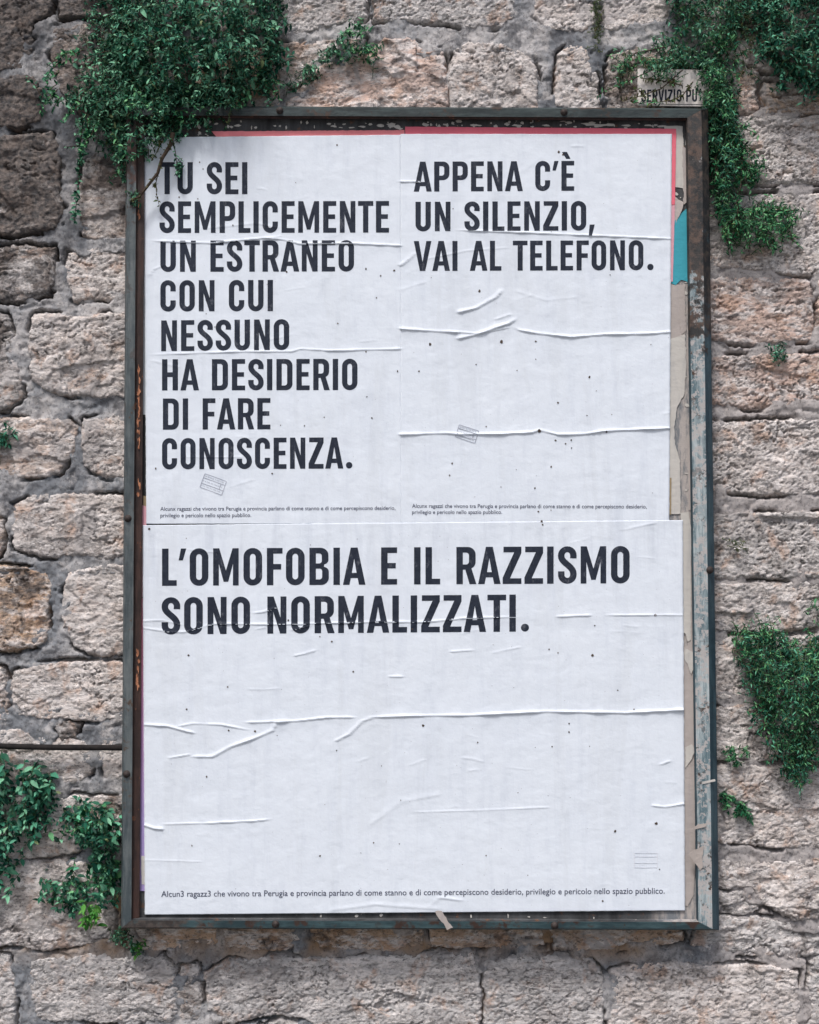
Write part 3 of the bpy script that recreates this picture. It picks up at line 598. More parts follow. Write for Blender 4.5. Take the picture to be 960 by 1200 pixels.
def sheet(name, quad, y0, dx=2.3, dy=1.0, wav=None, mat=None, parent=None, ragged=0.25):
    """paper sheet following hp(); quad TL TR BR BL in photo positions; skirt closes it against the board"""
    (ax, ay), (bx, by), (cx, cy), (dx_, dy_) = quad
    nx = int(max(bx-ax, cx-dx_)/dx)+2; ny = int(max(dy_-ay, cy-by)/dy)+2
    u, v = np.meshgrid(np.linspace(0, 1, nx), np.linspace(0, 1, ny))
    px = (ax*(1-u)+bx*u)*(1-v)+(dx_*(1-u)+cx*u)*v; py = (ay*(1-u)+by*u)*(1-v)+(dy_*(1-u)+cy*u)*v
    e = np.minimum(np.minimum(u, 1-u)*nx, np.minimum(v, 1-v)*ny)
    px2 = px+ragged*gnoise(px/7, py/7, 90)*(e < 1); py2 = py+ragged*gnoise(px/7, py/7, 91)*(e < 1)
    h = hp(px, py)
    lift = 0.0
    V = at(px2, py2, y0-h-lift).reshape(-1, 3); F = grid_faces(ny, nx)[:, ::-1]
    i = np.arange(ny*nx).reshape(ny, nx); loop = np.concatenate([i[0, :-1], i[:-1, -1], i[-1, :0:-1], i[:0:-1, 0]])
    S = V[loop].copy(); S[:, 1] += 0.0006; base = len(V); n = len(loop); k = np.arange(n)
    FS = np.stack([loop, base+k, base+(k+1) % n, loop[(k+1) % n]], -1)
    me = mesh_np(name, np.vstack([V, S]), np.vstack([F[:, ::-1], FS]))
    return me
Y_LEFT, Y_RIGHT, Y_BOT = -.0045, -.0050, -.0055

# ---- lettering
def arc(cx, cy, rx, ry, a0, a1, n=8): return [(cx+rx*math.cos(math.radians(a0+(a1-a0)*i/n)), cy+ry*math.sin(math.radians(a0+(a1-a0)*i/n))) for i in range(n+1)]
def ribbon(path, hw, closed=False):
    n = len(path); q = []; L, R = [], []
    for i in range(n):
        if closed: a, b = path[i-1], path[(i+1) % n]
        else: a, b = path[max(i-1, 0)], path[min(i+1, n-1)]
        tx, ty = b[0]-a[0], b[1]-a[1]; l = math.hypot(tx, ty) or 1; nx, ny = -ty/l, tx/l
        L.append((path[i][0]+nx*hw, path[i][1]+ny*hw*0.93)); R.append((path[i][0]-nx*hw, path[i][1]-ny*hw*0.93))
    for i in range(n if closed else n-1):
        j = (i+1) % n; q.append([L[i], L[j], R[j], R[i]])
    return q
def filled(outer, *holes):
    loops = [[Vector((x, y, 0)) for x, y in l] for l in (outer,)+holes]; pts = [p for l in (outer,)+holes for p in l]
    return [[pts[a], pts[b], pts[c]] for a, b, c in tessellate_polygon(loops)]
hw = 0.085
def bez(p0, p1, p2, p3, n=10):
    return [tuple((1-t)**3*p0[i]+3*(1-t)**2*t*p1[i]+3*(1-t)*t*t*p2[i]+t**3*p3[i] for i in (0, 1)) for t in [k/n for k in range(n+1)]]
l_, r_, cy1, cy0 = hw, 0.49-hw, 0.92-0.16, 0.08+0.16
mx_ = (l_+r_)/2; rx_ = (r_-l_)/2
G = {}
G['O'] = (ribbon(arc(mx_, cy1, rx_, .165, 0, 180, 14)+arc(mx_, cy0, rx_, .165, 180, 360, 14), hw, True), .49, .06, .06)
G['C'] = (ribbon([(r_, .645)]+arc(mx_, cy1, rx_, .165, 0, 180, 14)+arc(mx_, cy0, rx_, .165, 180, 360, 14)+[(r_, .355)], hw), .49, .06, .055)
G['U'] = (ribbon([(l_, 1.0)]+arc(mx_, cy0, rx_, .165, 180, 360, 14)+[(r_, 1.0)], hw), .49, .065, .065)
G['S'] = (ribbon([(r_-.005, .68)]+arc(mx_, cy1, rx_, .165, 0, 180, 12)+bez((l_, .74), (l_, .55), (r_, .48), (r_, .26), 14)+arc(mx_, cy0, rx_, .165, 0, -180, 12)+[(l_, .33)], hw), .48, .05, .05)
G['I'] = (filled([(0, 0), (.17, 0), (.17, 1), (0, 1)]), .17, .065, .065)
G['L'] = (filled([(0, 0), (.385, 0), (.385, .15), (.17, .15), (.17, 1), (0, 1)]), .385, .065, .03)
G['T'] = (filled([(.16, 0), (.33, 0), (.33, .85), (.49, .85), (.49, 1), (0, 1), (0, .85), (.16, .85)]), .49, .02, .02)
G['E'] = (filled([(0, 0), (.42, 0), (.42, .15), (.17, .15), (.17, .435), (.385, .435), (.385, .58), (.17, .58), (.17, .85), (.42, .85), (.42, 1), (0, 1)]), .42, .065, .05)
G['F'] = (filled([(0, 0), (.17, 0), (.17, .42), (.375, .42), (.375, .57), (.17, .57), (.17, .85), (.41, .85), (.41, 1), (0, 1)]), .41, .065, .03)
G['H'] = (filled([(0, 0), (.17, 0), (.17, .43), (.335, .43), (.335, 0), (.505, 0), (.505, 1), (.335, 1), (.335, .58), (.17, .58), (.17, 1), (0, 1)]), .505, .065, .065)
G['N'] = (filled([(0, 0), (.155, 0), (.155, .58), (.335, 0), (.50, 0), (.50, 1), (.345, 1), (.345, .43), (.165, 1), (0, 1)]), .50, .065, .065)
G['M'] = (filled([(0, 0), (.15, 0), (.15, .58), (.275, .10), (.395, .10), (.52, .58), (.52, 0), (.67, 0), (.67, 1), (.51, 1), (.335, .40), (.16, 1), (0, 1)]), .67, .065, .065)
G['A'] = (filled([(0, 0), (.17, 0), (.205, .18), (.385, .18), (.42, 0), (.59, 0), (.385, 1), (.205, 1)], [(.232, .32), (.358, .32), (.295, .70)]), .59, .015, .015)
G['V'] = (filled([(0, 1), (.17, 1), (.295, .30), (.42, 1), (.59, 1), (.385, 0), (.205, 0)]), .59, .015, .015)
G['Z'] = (filled([(0, 0), (.49, 0), (.49, .15), (.19, .15), (.49, .83), (.49, 1), (.02, 1), (.02, .85), (.30, .85), (0, .17)]), .49, .04, .04)
G['D'] = (filled([(0, 0)]+arc(.30, .21, .21, .21, -90, 0)+arc(.30, .79, .21, .21, 0, 90)+[(0, 1)], [(.17, .15)]+arc(.26, .23, .08, .08, -90, 0, 5)+arc(.26, .77, .08, .08, 0, 90, 5)+[(.17, .85)]), .51, .065, .06)
G['P'] = (filled([(0, 0), (.17, 0), (.17, .38)]+arc(.29, .59, .21, .21, -90, 0)+arc(.29, .79, .21, .21, 0, 90)+[(0, 1)], [(.17, .53)]+arc(.255, .605, .075, .075, -90, 0, 5)+arc(.255, .775, .075, .075, 0, 90, 5)+[(.17, .85)]), .50, .065, .04)
G['R'] = (filled([(0, 0), (.17, 0), (.17, .39), (.235, .39), (.345, 0), (.525, 0), (.395, .425)]+arc(.30, .60, .205, .20, -50, 0, 5)+arc(.295, .79, .21, .21, 0, 90)+[(0, 1)], [(.17, .53)]+arc(.255, .605, .075, .075, -90, 0, 5)+arc(.255, .775, .075, .075, 0, 90, 5)+[(.17, .85)]), .525, .065, .03)
G['B'] = (filled([(0, 0)]+arc(.31, .20, .20, .20, -90, 0)+arc(.31, .36, .20, .14, 0, 70, 6)+arc(.31, .67, .19, .13, -65, 0, 6)+arc(.29, .80, .21, .20, 0, 90)+[(0, 1)],
                 [(.17, .15)]+arc(.265, .22, .07, .07, -90, 0, 5)+arc(.265, .37, .07, .07, 0, 90, 5)+[(.17, .44)], [(.17, .58)]+arc(.255, .65, .07, .07, -90, 0, 5)+arc(.255, .78, .07, .07, 0, 90, 5)+[(.17, .85)]), .51, .065, .055)
G['È'] = (G['E'][0]+[[(.02, 1.30), (.18, 1.30), (.30, 1.07), (.16, 1.07)]], .42, .065, .05)
G["'"] = ([[(.06, 1.0), (.20, 1.0), (.11, .68), (0, .68)]], .20, .02, .03)
G[','] = ([[(.03, .20), (.19, .20), (.10, -.19), (0, -.19)]], .19, .02, .05)
G['.'] = (filled(arc(.105, .105, .105, .105, 0, 345, 23)), .21, .07, .04)
G[' '] = ([], .29, .02, .02)
def line_polys(txt, x0, x1, base0, base1, cap):
    """polygons in photo positions for one line; letter spacing solved so that it ends at x1"""
    fixed = sum(G[c][1] for c in txt)+sum(G[a][3]+G[b][2] for a, b in zip(txt, txt[1:]))
    s = cap; extra = ((x1-x0)/s-fixed)/(len(txt)-1)
    wx = 1.0
    if abs(extra) > 0.004: wx = ((x1-x0)/s)/(fixed); extra = 0.0
    out, x = [], 0.0
    for i, c in enumerate(txt):
        out.append([[(x0+(x+p[0])*wx*s, base0+(base1-base0)*((x+p[0])*wx*s/(x1-x0))-p[1]*s) for p in q] for q in G[c][0]])
        x += G[c][1]+extra
        if i+1 < len(txt): x += G[c][3]+G[txt[i+1]][2]
    return out
def drape(letters, y0, lift=0.0005, cuts=True, dx=2.3, dy=1.0):
    V, F = [], []
    for polys in letters:
        if not polys: continue
        bm = bmesh.new()
        for q in polys: 
            vs = [bm.verts.new((x, y, 0)) for x, y in q]
            try: bm.faces.new(vs)
            except ValueError: pass
        bmesh.ops.remove_doubles(bm, verts=bm.verts, dist=1e-4)
        if cuts:
            xs = [v.co.x for v in bm.verts]; ys = [v.co.y for v in bm.verts]
            for k in range(int(min(xs)/dx)+1, int(max(xs)/dx)+1):
                bmesh.ops.bisect_plane(bm, geom=bm.verts[:]+bm.edges[:]+bm.faces[:], plane_co=(k*dx, 0, 0), plane_no=(1, 0, 0))
            for k in range(int(min(ys)/dy)+1, int(max(ys)/dy)+1):
                bmesh.ops.bisect_plane(bm, geom=bm.verts[:]+bm.edges[:]+bm.faces[:], plane_co=(0, k*dy, 0), plane_no=(0, 1, 0))
        bm.verts.index_update(); b = len(V)
        V += [(v.co.x, v.co.y) for v in bm.verts]; F += [[b+v.index for v in f.verts] for f in bm.faces]; bm.free()
    A = np.array(V)
    if cuts:        # ink cracked off along the folds and rubbed here and there
        C0 = np.array([A[f].mean(0) for f in F]); worn = (creases(C0[:, 0], C0[:, 1])+0.9*gnoise(C0[:, 0]/4, C0[:, 1]/4, 501)) > 2.25
        F = [f for f, w0 in zip(F, worn) if not w0]
    P = at(A[:, 0], A[:, 1], y0-hp(A[:, 0], A[:, 1])-lift)
    me = bpy.data.meshes.new('print'); me.from_pydata([tuple(map(float, p)) for p in P], [], F); me.update()
    # face the street
    bm = bmesh.new(); bm.from_mesh(me)
    for f in bm.faces:
        if f.normal.y > 0: f.normal_flip()
        f.smooth = True
    bm.to_mesh(me); bm.free(); return me
def caption(lines, y0, name, mat, parent):
    V, F = [], []
    for txt, x0, x1, b0, b1, bold in lines:
        cu = bpy.data.curves.new('caption', 'FONT'); cu.body = txt; cu.size = 1.0; cu.offset = 0.006; cu.resolution_u = 3
        ob = bpy.data.objects.new('caption', cu); COL.objects.link(ob); bpy.context.view_layer.update()
        me = bpy.data.meshes.new_from_object(ob); bpy.data.objects.remove(ob); bpy.data.curves.remove(cu)
        co = np.array([v.co[:] for v in me.vertices]); s = (x1-x0)/(co[:, 0].max()-co[:, 0].min()); lo = co[:, 0].min(); b = len(V)
        for c in co: V.append((x0+(c[0]-lo)*s, b0+(b1-b0)*(c[0]-lo)*s/(x1-x0)-c[1]*s*1.04))
        F += [[b+i for i in p.vertices] for p in me.polygons]; bpy.data.meshes.remove(me)
    A = np.array(V); P = at(A[:, 0], A[:, 1], y0-hp(A[:, 0], A[:, 1])-0.0006)
    me = bpy.data.meshes.new(name); me.from_pydata([tuple(map(float, p)) for p in P], [], F); me.update()
    return child_abs(name, me, mat, parent)
def rect_line(a, b, wd):
    dx, dy = b[0]-a[0], b[1]-a[1]; l = math.hypot(dx, dy); nx, ny = -dy/l*wd/2, dx/l*wd/2
    return [(a[0]+nx, a[1]+ny), (b[0]+nx, b[1]+ny), (b[0]-nx, b[1]-ny), (a[0]-nx, a[1]-ny)]
def stamp(c, w_, h_, ang, y0, mat, parent, busy=True):
    ca_, sa = math.cos(math.radians(ang)), math.sin(math.radians(ang))
    T = lambda x, y: (c[0]+x*ca_-y*sa, c[1]+x*sa+y*ca_)
    R = random.Random(int(c[0])); L = []
    W2, H2 = w_/2, h_/2
    for y in (-H2, -H2*0.42 if busy else -H2*.5, H2*0.38, H2): L.append(rect_line(T(-W2+.4, y), T(W2-.4, y), 0.7))
    L.append(rect_line(T(-W2, -H2), T(-W2, H2), 0.8)); L.append(rect_line(T(W2, -H2), T(W2, H2), 0.8))
    if busy:
        L.append(rect_line(T(W2*.62, -H2*.38), T(W2*.62, H2*.34), 0.6))
        for row, hgt in ((-H2*.72, 2.2), (-H2*.02, 1.8), (H2*.66, 1.6)):
            x = -W2+1.6
            while x < W2-2.5:
                l = R.uniform(.6, 1.7); L.append(rect_line(T(x, row-hgt/2+.3), T(x+R.uniform(-.3, .5), row+hgt/2-.3), 0.55))
                x += l+.5
    child_abs('rubber_stamp', drape([[q] for q in L], y0, 0.0009, False), mat, parent)
def specks(pts, y0, parent, n_rand, box, seed):
    R = random.Random(seed); L = []
    for _ in range(n_rand): pts = pts+[(R.uniform(box[0], box[2]), R.uniform(box[1], box[3]), R.choice([.45, .5, .6, .7, .9, 1.2]))]
    for x, y, r in pts:
        n = 7; L.append([[(x+r*R.uniform(.6, 1.15)*math.cos(2*math.pi*i/n), y+r*R.uniform(.6, 1.3)*math.sin(2*math.pi*i/n)) for i in range(n)]])
    tag(child_abs('dirt_specks', drape(L, y0, 0.0010, False), M_DIRT, parent), kind='stuff')
def poster(quad, y0, label, lines, caps):
    root = empty('poster', at((quad[0][0]+quad[1][0])/2, quad[2][1], y0)); tag(root, label, 'poster', 'white text posters pasted on the board')
    child_abs('paper_sheet', sheet('paper_sheet', quad, y0), M_PAPER, root)
    L = []
    for ln in lines: L += line_polys(*ln)
    child_abs('headline', drape(L, y0), M_INK, root)
    caption(caps, y0, 'caption', M_INKS, root)
    return root
p1 = poster([(168.5, 161), (470, 158), (470.5, 614), (171.5, 614)], Y_LEFT, 'upper left white poster that begins TU SEI SEMPLICEMENTE UN ESTRANEO',
 [('TU SEI', 187, 290, 227.5, 227.5, 37.5), ('SEMPLICEMENTE', 187, 456, 273, 272.5, 37), ('UN ESTRANEO', 188, 415, 318.5, 318, 36.5), ('CON CUI', 188, 320, 365, 364.5, 36.5),
  ('NESSUNO', 189, 339, 411.5, 410, 36), ('HA DESIDERIO', 190, 419, 457.5, 457, 36.5), ('DI FARE', 191, 317, 503.5, 503, 36.5), ('CONOSCENZA.', 190, 413, 550, 549, 36.5)],
 [('Alcunx ragazzi che vivono tra Perugia e provincia parlano di come stanno e di come percepiscono desiderio,', 188, 463.5, 598.5, 597.5, 0), ('privilegio e pericolo nello spazio pubblico.', 188, 294.5, 606.2, 605.8, 0)])
p2 = poster([(469.5, 157), (787.5, 157), (784.5, 611), (469.5, 613)], Y_RIGHT, 'upper right white poster that begins APPENA C\'È UN SILENZIO',
 [("APPENA C'È", 485, 673, 224.5, 223.5, 35), ('UN SILENZIO,', 487, 697, 271, 270, 34.5), ('VAI AL TELEFONO.', 485, 766, 317.5, 316.5, 35)],
 [('Alcunx ragazzi che vivono tra Perugia e provincia parlano di come stanno e di come percepiscono desiderio,', 483, 758, 595, 595.8, 0), ('privilegio e pericolo nello spazio pubblico.', 483, 588.5, 602.3, 602.2, 0)])
p3 = poster([(167, 615.5), (800.5, 609.5), (803, 1067), (169.8, 1072)], Y_BOT, 'large lower white poster reading L\'OMOFOBIA E IL RAZZISMO SONO NORMALIZZATI',
 [("L'OMOFOBIA E IL RAZZISMO", 190, 738, 686.5, 683.5, 43.6), ('SONO NORMALIZZATI.', 189.5, 620, 743.5, 740, 43.4)],
 [('Alcun3 ragazz3 che vivono tra Perugia e provincia parlano di come stanno e di come percepiscono desiderio, privilegio e pericolo nello spazio pubblico.', 189, 779, 1051, 1047.2, 0)])
stamp((250, 567.5), 27, 17, 20, Y_LEFT, M_INKF, p1); stamp((547.5, 508.5), 24, 15, 18, Y_RIGHT, M_INKF, p2); stamp((757, 1008), 27, 17, 0, Y_BOT, M_INKFF, p3, False)
specks([(234, 190, .9), (238, 198, .8), (210, 231, 1), (232, 233, .8), (462, 317, 1.3), (429, 315, 1.2), (446, 323, 1), (395, 170, 1.1), (273, 264, .9), (466, 435, 1.2), (396, 379, 1), (429, 412, 1.1), (436, 490, 1.1), (357, 499, .9), (380, 489, .8), (430, 465, .9), (319, 555, 1)], Y_LEFT, p1, 14, (180, 170, 462, 600), 1)
specks([(588, 400.5, 2.0), (504, 403.5, 1.7), (562, 341, 1.6), (655, 178, 1.8), (660, 181, 1.5), (691, 442, 1.5), (654, 472, 1.3), (606, 434, .9), (628, 400, 1.2), (628, 421, .9), (632, 505, 2.2), (651, 516, 1.3), (663, 520, 1.1), (670, 525, .9), (711, 506, 1.2), (646, 547, 1.1), (627, 572, 1.2), (530, 543, 1.2), (527, 557, 1.0), (491, 435, 1.1), (558, 427, .9), (688, 487, .9), (570, 500, 1)], Y_RIGHT, p2, 16, (478, 170, 778, 600), 2)
specks([(635, 611, 1.6), (636, 615, 1.3), (175, 620, 1.4), (221, 768, 1.3), (414, 787, 1.3), (267, 805, 1.1), (219, 831, 1.1), (694.5, 768, 1.7), (768, 721, 1.6), (496, 850, 1.6), (643.5, 761, 1), (299, 857, 1.6), (268, 856, 1.2), (667, 848, 1.2), (667, 858, 1.2), (769, 965, 2.0), (721, 974, 1.5), (218.5, 831, 1), (225, 991, 1), (375, 1003, 1.1), (647, 875, .9), (560, 870, .9), (724, 809, .9), (389, 752, 1.1), (375, 746, 1), (697, 733, .9), (654, 765, .9)], Y_BOT, p3, 24, (178, 625, 795, 1060), 3)

# ------------------------------------------------------------------ remains of older paper
def torn(name, label, outline, y0, mat, rag=0.6, curl=0.0, cat='paper scrap', group=None, seed=0, parent=None):
    """irregular scrap of paper with a thickness; outline in photo positions"""
    R = random.Random(seed+int(outline[0][0]*7+outline[0][1])); P = []
    for i in range(len(outline)):
        a, b = outline[i], outline[(i+1) % len(outline)]; L = math.dist(a, b); n = max(1, int(L/3.0))
        for k in range(n):
            t = k/n; P.append((a[0]+(b[0]-a[0])*t+R.uniform(-rag, rag)*(k > 0)*0.6, a[1]+(b[1]-a[1])*t+R.uniform(-rag, rag)*(k > 0)*0.6))
    bm = bmesh.new(); f = bm.faces.new([bm.verts.new((x, y, 0)) for x, y in P])
    bmesh.ops.triangulate(bm, faces=bm.faces[:])
    ys = [p[1] for p in P]; xs = [p[0] for p in P]; st = 5.0
    for k in range(int(min(ys)/st)+1, int(max(ys)/st)+1): bmesh.ops.bisect_plane(bm, geom=bm.verts[:]+bm.edges[:]+bm.faces[:], plane_co=(0, k*st, 0), plane_no=(0, 1, 0))
    for k in range(int(min(xs)/st)+1, int(max(xs)/st)+1): bmesh.ops.bisect_plane(bm, geom=bm.verts[:]+bm.edges[:]+bm.faces[:], plane_co=(k*st, 0, 0), plane_no=(1, 0, 0))
    cx0 = min(xs); wdt = max(max(xs)-cx0, 1)
    A = np.array([(v.co.x, v.co.y) for v in bm.verts])
    hh = 0.0009*fbm(A[:, 0]/7, A[:, 1]/11, 3, 95+seed)+curl*((A[:, 0]-cx0)/wdt)**2
    Pw = at(A[:, 0], A[:, 1], y0-np.abs(hh))
    for v, p in zip(bm.verts, Pw): v.co = p
    bmesh.ops.recalc_face_normals(bm, faces=bm.faces)
    if sum(f.normal.y for f in bm.faces) > 0: bmesh.ops.reverse_faces(bm, faces=bm.faces)
    r = bmesh.ops.extrude_face_region(bm, geom=bm.faces[:])
    for v in [g_ for g_ in r['geom'] if isinstance(g_, bmesh.types.BMVert)]: v.co.y += -0.0
    orig = [f for f in bm.faces]
    nv = [g_ for g_ in r['geom'] if isinstance(g_, bmesh.types.BMVert)]
    for v in nv: v.co.y -= 0.0007
    me = bpy.data.meshes.new(name); bm.to_mesh(me); bm.free()
    me.polygons.foreach_set('use_smooth', [False]*len(me.polygons))
    if parent is not None: return child_abs(name, me, mat, parent)
    o = link(name, me, mat); return tag(o, label, cat, 'remains of older posters on the board')
def pm(name, c, d=0.82, grime=0.3): return mat_paper(name, c, tuple(x*d for x in c), 0.8, grime, False)
M_PINK, M_CORAL, M_ROSE, M_VIOLET, M_TEALP, M_CREAM, M_BEIGE, M_BLACKP, M_TAN, M_BLUEW = (pm('pink_red_paper', (0.78, 0.17, 0.23)), pm('coral_paper', (0.85, 0.27, 0.30), .75), pm('faded_rose_paper', (0.68, 0.36, 0.42)),
  pm('violet_paper', (0.27, 0.24, 0.52)), pm('turquoise_paper', (0.06, 0.40, 0.50), .6, .8), pm('cream_paper', (0.56, 0.545, 0.51), .8, .7), pm('grey_beige_paper', (0.50, 0.455, 0.43), .6, .9), pm('black_paper', (0.025, 0.027, 0.03)), pm('tan_paper', (0.33, 0.26, 0.16)), pm('bluish_paper', (0.50, 0.55, 0.58), .85))
gm = NG('pink_to_violet_paper', 0.8); _x, _y, _z = gm.xyz()
_c = gm.mix(gm.ramp(_z, float(at(0, 760, 0)[2]), float(at(0, 960, 0)[2])), (0.66, 0.25, 0.36), (0.30, 0.29, 0.55))
_c = gm.mix(gm.ramp(_z, float(at(0, 790, 0)[2]), float(at(0, 850, 0)[2]), 0, .35), _c, (0.42, 0.24, 0.50)); gm.color(_c); M_GRAD = gm.m
torn('paper_scrap', 'coral red strip of older poster showing above the left poster', [(248, 154), (474, 152.5), (474, 162), (256, 163), (262, 158)], -.0015, M_CORAL, .5)
torn('paper_scrap', 'red strip of older poster along the top of the right poster', [(475, 148.5), (792.5, 151), (792.5, 160), (475, 160)], -.0022, M_PINK, .3)
torn('paper_scrap', 'narrow red vertical edge of older poster right of the upper right poster', [(784, 158), (792.5, 158), (791, 240), (784, 240)], -.0030, M_PINK, .2)
torn('paper_scrap', 'faded rose edge below the red one, left of the turquoise scrap', [(783, 240.6), (791, 240.6), (788.5, 330), (783, 330)], -.0030, M_ROSE, .2)
torn('paper_scrap', 'pale cream strip at the top right corner beside the red edge', [(778, 147.5), (800, 148), (802.5, 210), (801, 221), (790, 219)], -.0008, M_CREAM, .8)
torn('paper_scrap', 'small piece of yellowed tape by the top right corner', [(803.5, 157), (809, 158.5), (807, 172), (803, 170)], -.0024, M_CREAM, .3, .003)
torn('paper_scrap', 'crumpled whitish flake just above the turquoise scrap', [(790, 230), (801, 237), (799, 247), (792, 262), (787, 262)], -.0010, M_BEIGE, 1, .006)
torn('paper_scrap', 'turquoise blue strip of paper beside the upper right poster', [(786, 266), (797, 251), (809.5, 240), (807.5, 262), (809, 300), (806.5, 318), (808, 332), (798, 328), (792, 334), (786, 331)], -.0016, M_TEALP, 1.1)
torn('paper_scrap', 'torn grey beige residue under the turquoise scrap', [(784, 334), (803, 333), (802.5, 355), (799, 372), (804, 390), (795, 412), (784, 418)], -.0008, M_BEIGE, 1.2)
torn('paper_scrap', 'cream strip with a wavy torn edge right of the upper right poster', [(781, 398), (803, 392), (804, 430), (802, 462), (794, 476), (790, 500), (791, 520), (797, 540), (797.5, 602), (781, 603)], -.0018, M_CREAM, .7)
torn('paper_scrap', 'thin ochre edge of older paper beside the small print of the right poster', [(783, 560), (787, 560), (786.5, 603), (783, 603)], -.0032, M_TAN, .2)
torn('paper_scrap', 'ragged white strip standing beside the top of the lower poster', [(798, 601), (807, 600), (810, 620), (809.5, 750), (806, 752), (803, 742), (798, 742)], -.0030, M_CREAM, .5)
torn('paper_scrap', 'long grey beige strip running down beside the lower poster', [(808, 640), (816.5, 636), (817.5, 800), (817, 960), (813, 1048), (806, 1062), (798, 1060), (798, 760), (806, 756)], -.0012, M_BEIGE, .6)
torn('paper_scrap', 'grey beige peeled strip beside the cream strip at mid height', [(806, 520), (811, 500), (815, 560), (817, 610), (814, 634), (811, 598), (807, 598)], -.0010, M_BEIGE, 1.0)
torn('paper_scrap', 'triangular cream tape flap on the lower right rail', [(807, 1001), (814, 996), (822, 995), (825, 991), (823, 1004), (824, 1016), (820, 1020), (815, 1012)], -.0268, M_BEIGE, 1.0, .0015)
torn('paper_scrap', 'small white tape curl above the triangular flap', [(810, 973), (818, 966), (828, 965), (826, 969), (818, 971)], -.0268, M_BEIGE, .3, .004)
torn('paper_scrap', 'white thread of tape across the pale right rail', [(823, 916), (838, 913), (838.5, 915.4), (823, 919)], -.0268, M_CREAM, .2, .001)
torn('paper_scrap', 'scrap of white tape hanging over the bottom rail', [(510, 1068), (518, 1067.5), (523, 1075), (524, 1078), (531, 1087), (524, 1090), (520, 1082), (515, 1077)], -.0268, M_BEIGE, 1.6)
torn('paper_scrap', 'bluish white margin of older sheet left of the upper left poster', [(164.5, 170), (172, 170), (173, 486), (165, 486)], -.0020, M_BLUEW, .3)
torn('paper_scrap', 'black strip of older poster left of the word CONOSCENZA', [(167, 488), (176, 488), (176, 580), (167, 580)], -.0018, M_BLACKP, .4)
torn('paper_scrap', 'tan strip of older poster left of the upper left small print', [(168, 581), (176, 581), (176, 604), (168, 603)], -.0018, M_TAN, .4)
torn('paper_scrap', 'thin violet strip between the rusty lip and the black strip', [(164.2, 488), (166.8, 488), (166.8, 590), (164.2, 590)], -.0014, M_VIOLET, .3)
torn('paper_scrap', 'pink strip of older poster left of the letter L', [(164.4, 591), (172, 594), (172, 700), (164.4, 700)], -.0024, M_ROSE, .3)
torn('paper_scrap', 'long pink strip fading to violet beside the lower poster', [(164.2, 701), (174, 701), (174, 1044), (161.5, 1044), (162.5, 900)], -.0024, M_GRAD, .4)
torn('paper_scrap', 'small white torn edge at the foot of the violet strip', [(165.5, 1003), (174, 1003), (174, 1037), (166, 1036)], -.0036, M_CREAM, .7)
# flakes left on the backing (part of the board)
torn('paper_scrap', 'mottled grey patch of torn paper beside the turquoise scrap foot', [(797,356),(803,352),(804,388),(799,392),(796,376)], -.0022, M_BEIGE, 1.0)
torn('paper_scrap', 'small white flake low on the pale inner strip', [(803,760),(812,764),(815,782),(810,790),(806,778),(802,772)], -.0030, M_CREAM, 1.0, .004)
torn('paper_scrap', 'white paper shred beside the lower poster at the height of its big fold', [(803,876),(811,872),(815,880),(809,892),(803,900)], -.0030, M_CREAM, 1.0, .004)
torn('paper_scrap', 'long pale shred hanging along the inner edge of the right rail', [(811,690),(816,688),(817.5,742),(816,780),(813,742)], -.0034, M_CREAM, .8, .002)
torn('paper_scrap', 'blotchy grey shred high in the strip right of the top poster', [(800,172),(808,175),(809,214),(806,236),(801,240)], -.0020, M_BEIGE, 1.2)
R = random.Random(21); spots = []
for x0, x1, y0, y1, n in ((230, 790, 142, 150, 60), (166, 250, 150, 160, 6), (788, 806, 150, 250, 14), (802, 816, 250, 640, 30), (300, 810, 1072, 1077, 9)):
    for _ in range(n): spots.append((R.uniform(x0, x1), R.uniform(y0, y1), R.uniform(.8, 4.5)*R.random()+.6, R.uniform(.5, 2.6)))
spots += [(446,147.5,5,1.6),(458,146.5,6,2.6),(466,148.5,5,2),(468,150.5,4,1.8),(425,148.5,5,1.2),(412,149.5,4,1),(392,148,4,1.2),(279,147,5,1.6),(233,149,2.6,3.4),(522,146,4,1.2),(531,144.5,2,2.2),(556,146.5,5,1.4),(594,145.5,3,2.4),(606,147,6,1.6),(690,145.5,8,2.2),(702,147,9,2),(716,146,7,1.6),(640,147,5,1.2),(735,147,6,1.3),(760,147,4,1.4),(775,148,6,1.4)]
L = []
for x, y, a, b in spots:
    n = 9; L.append([(x+a*R.uniform(.5, 1.3)*math.cos(2*math.pi*i/n), y+b*R.uniform(.5, 1.3)*math.sin(2*math.pi*i/n)) for i in range(n)])
V, F = [], []
for q in L:
    b = len(V); n = len(q); yy = -.0006-.0004*R.random()
    V += [at(x, y, yy) for x, y in q]+[at(x, y, yy-.0006) for x, y in q]
    F += [list(range(b+n, b+2*n))]+[[b+i, b+(i+1) % n, b+n+(i+1) % n, b+n+i] for i in range(n)]
tag(child_abs('paper_residue', mesh_np('paper_residue', V, F, False), M_CREAM, board_root), kind='stuff')

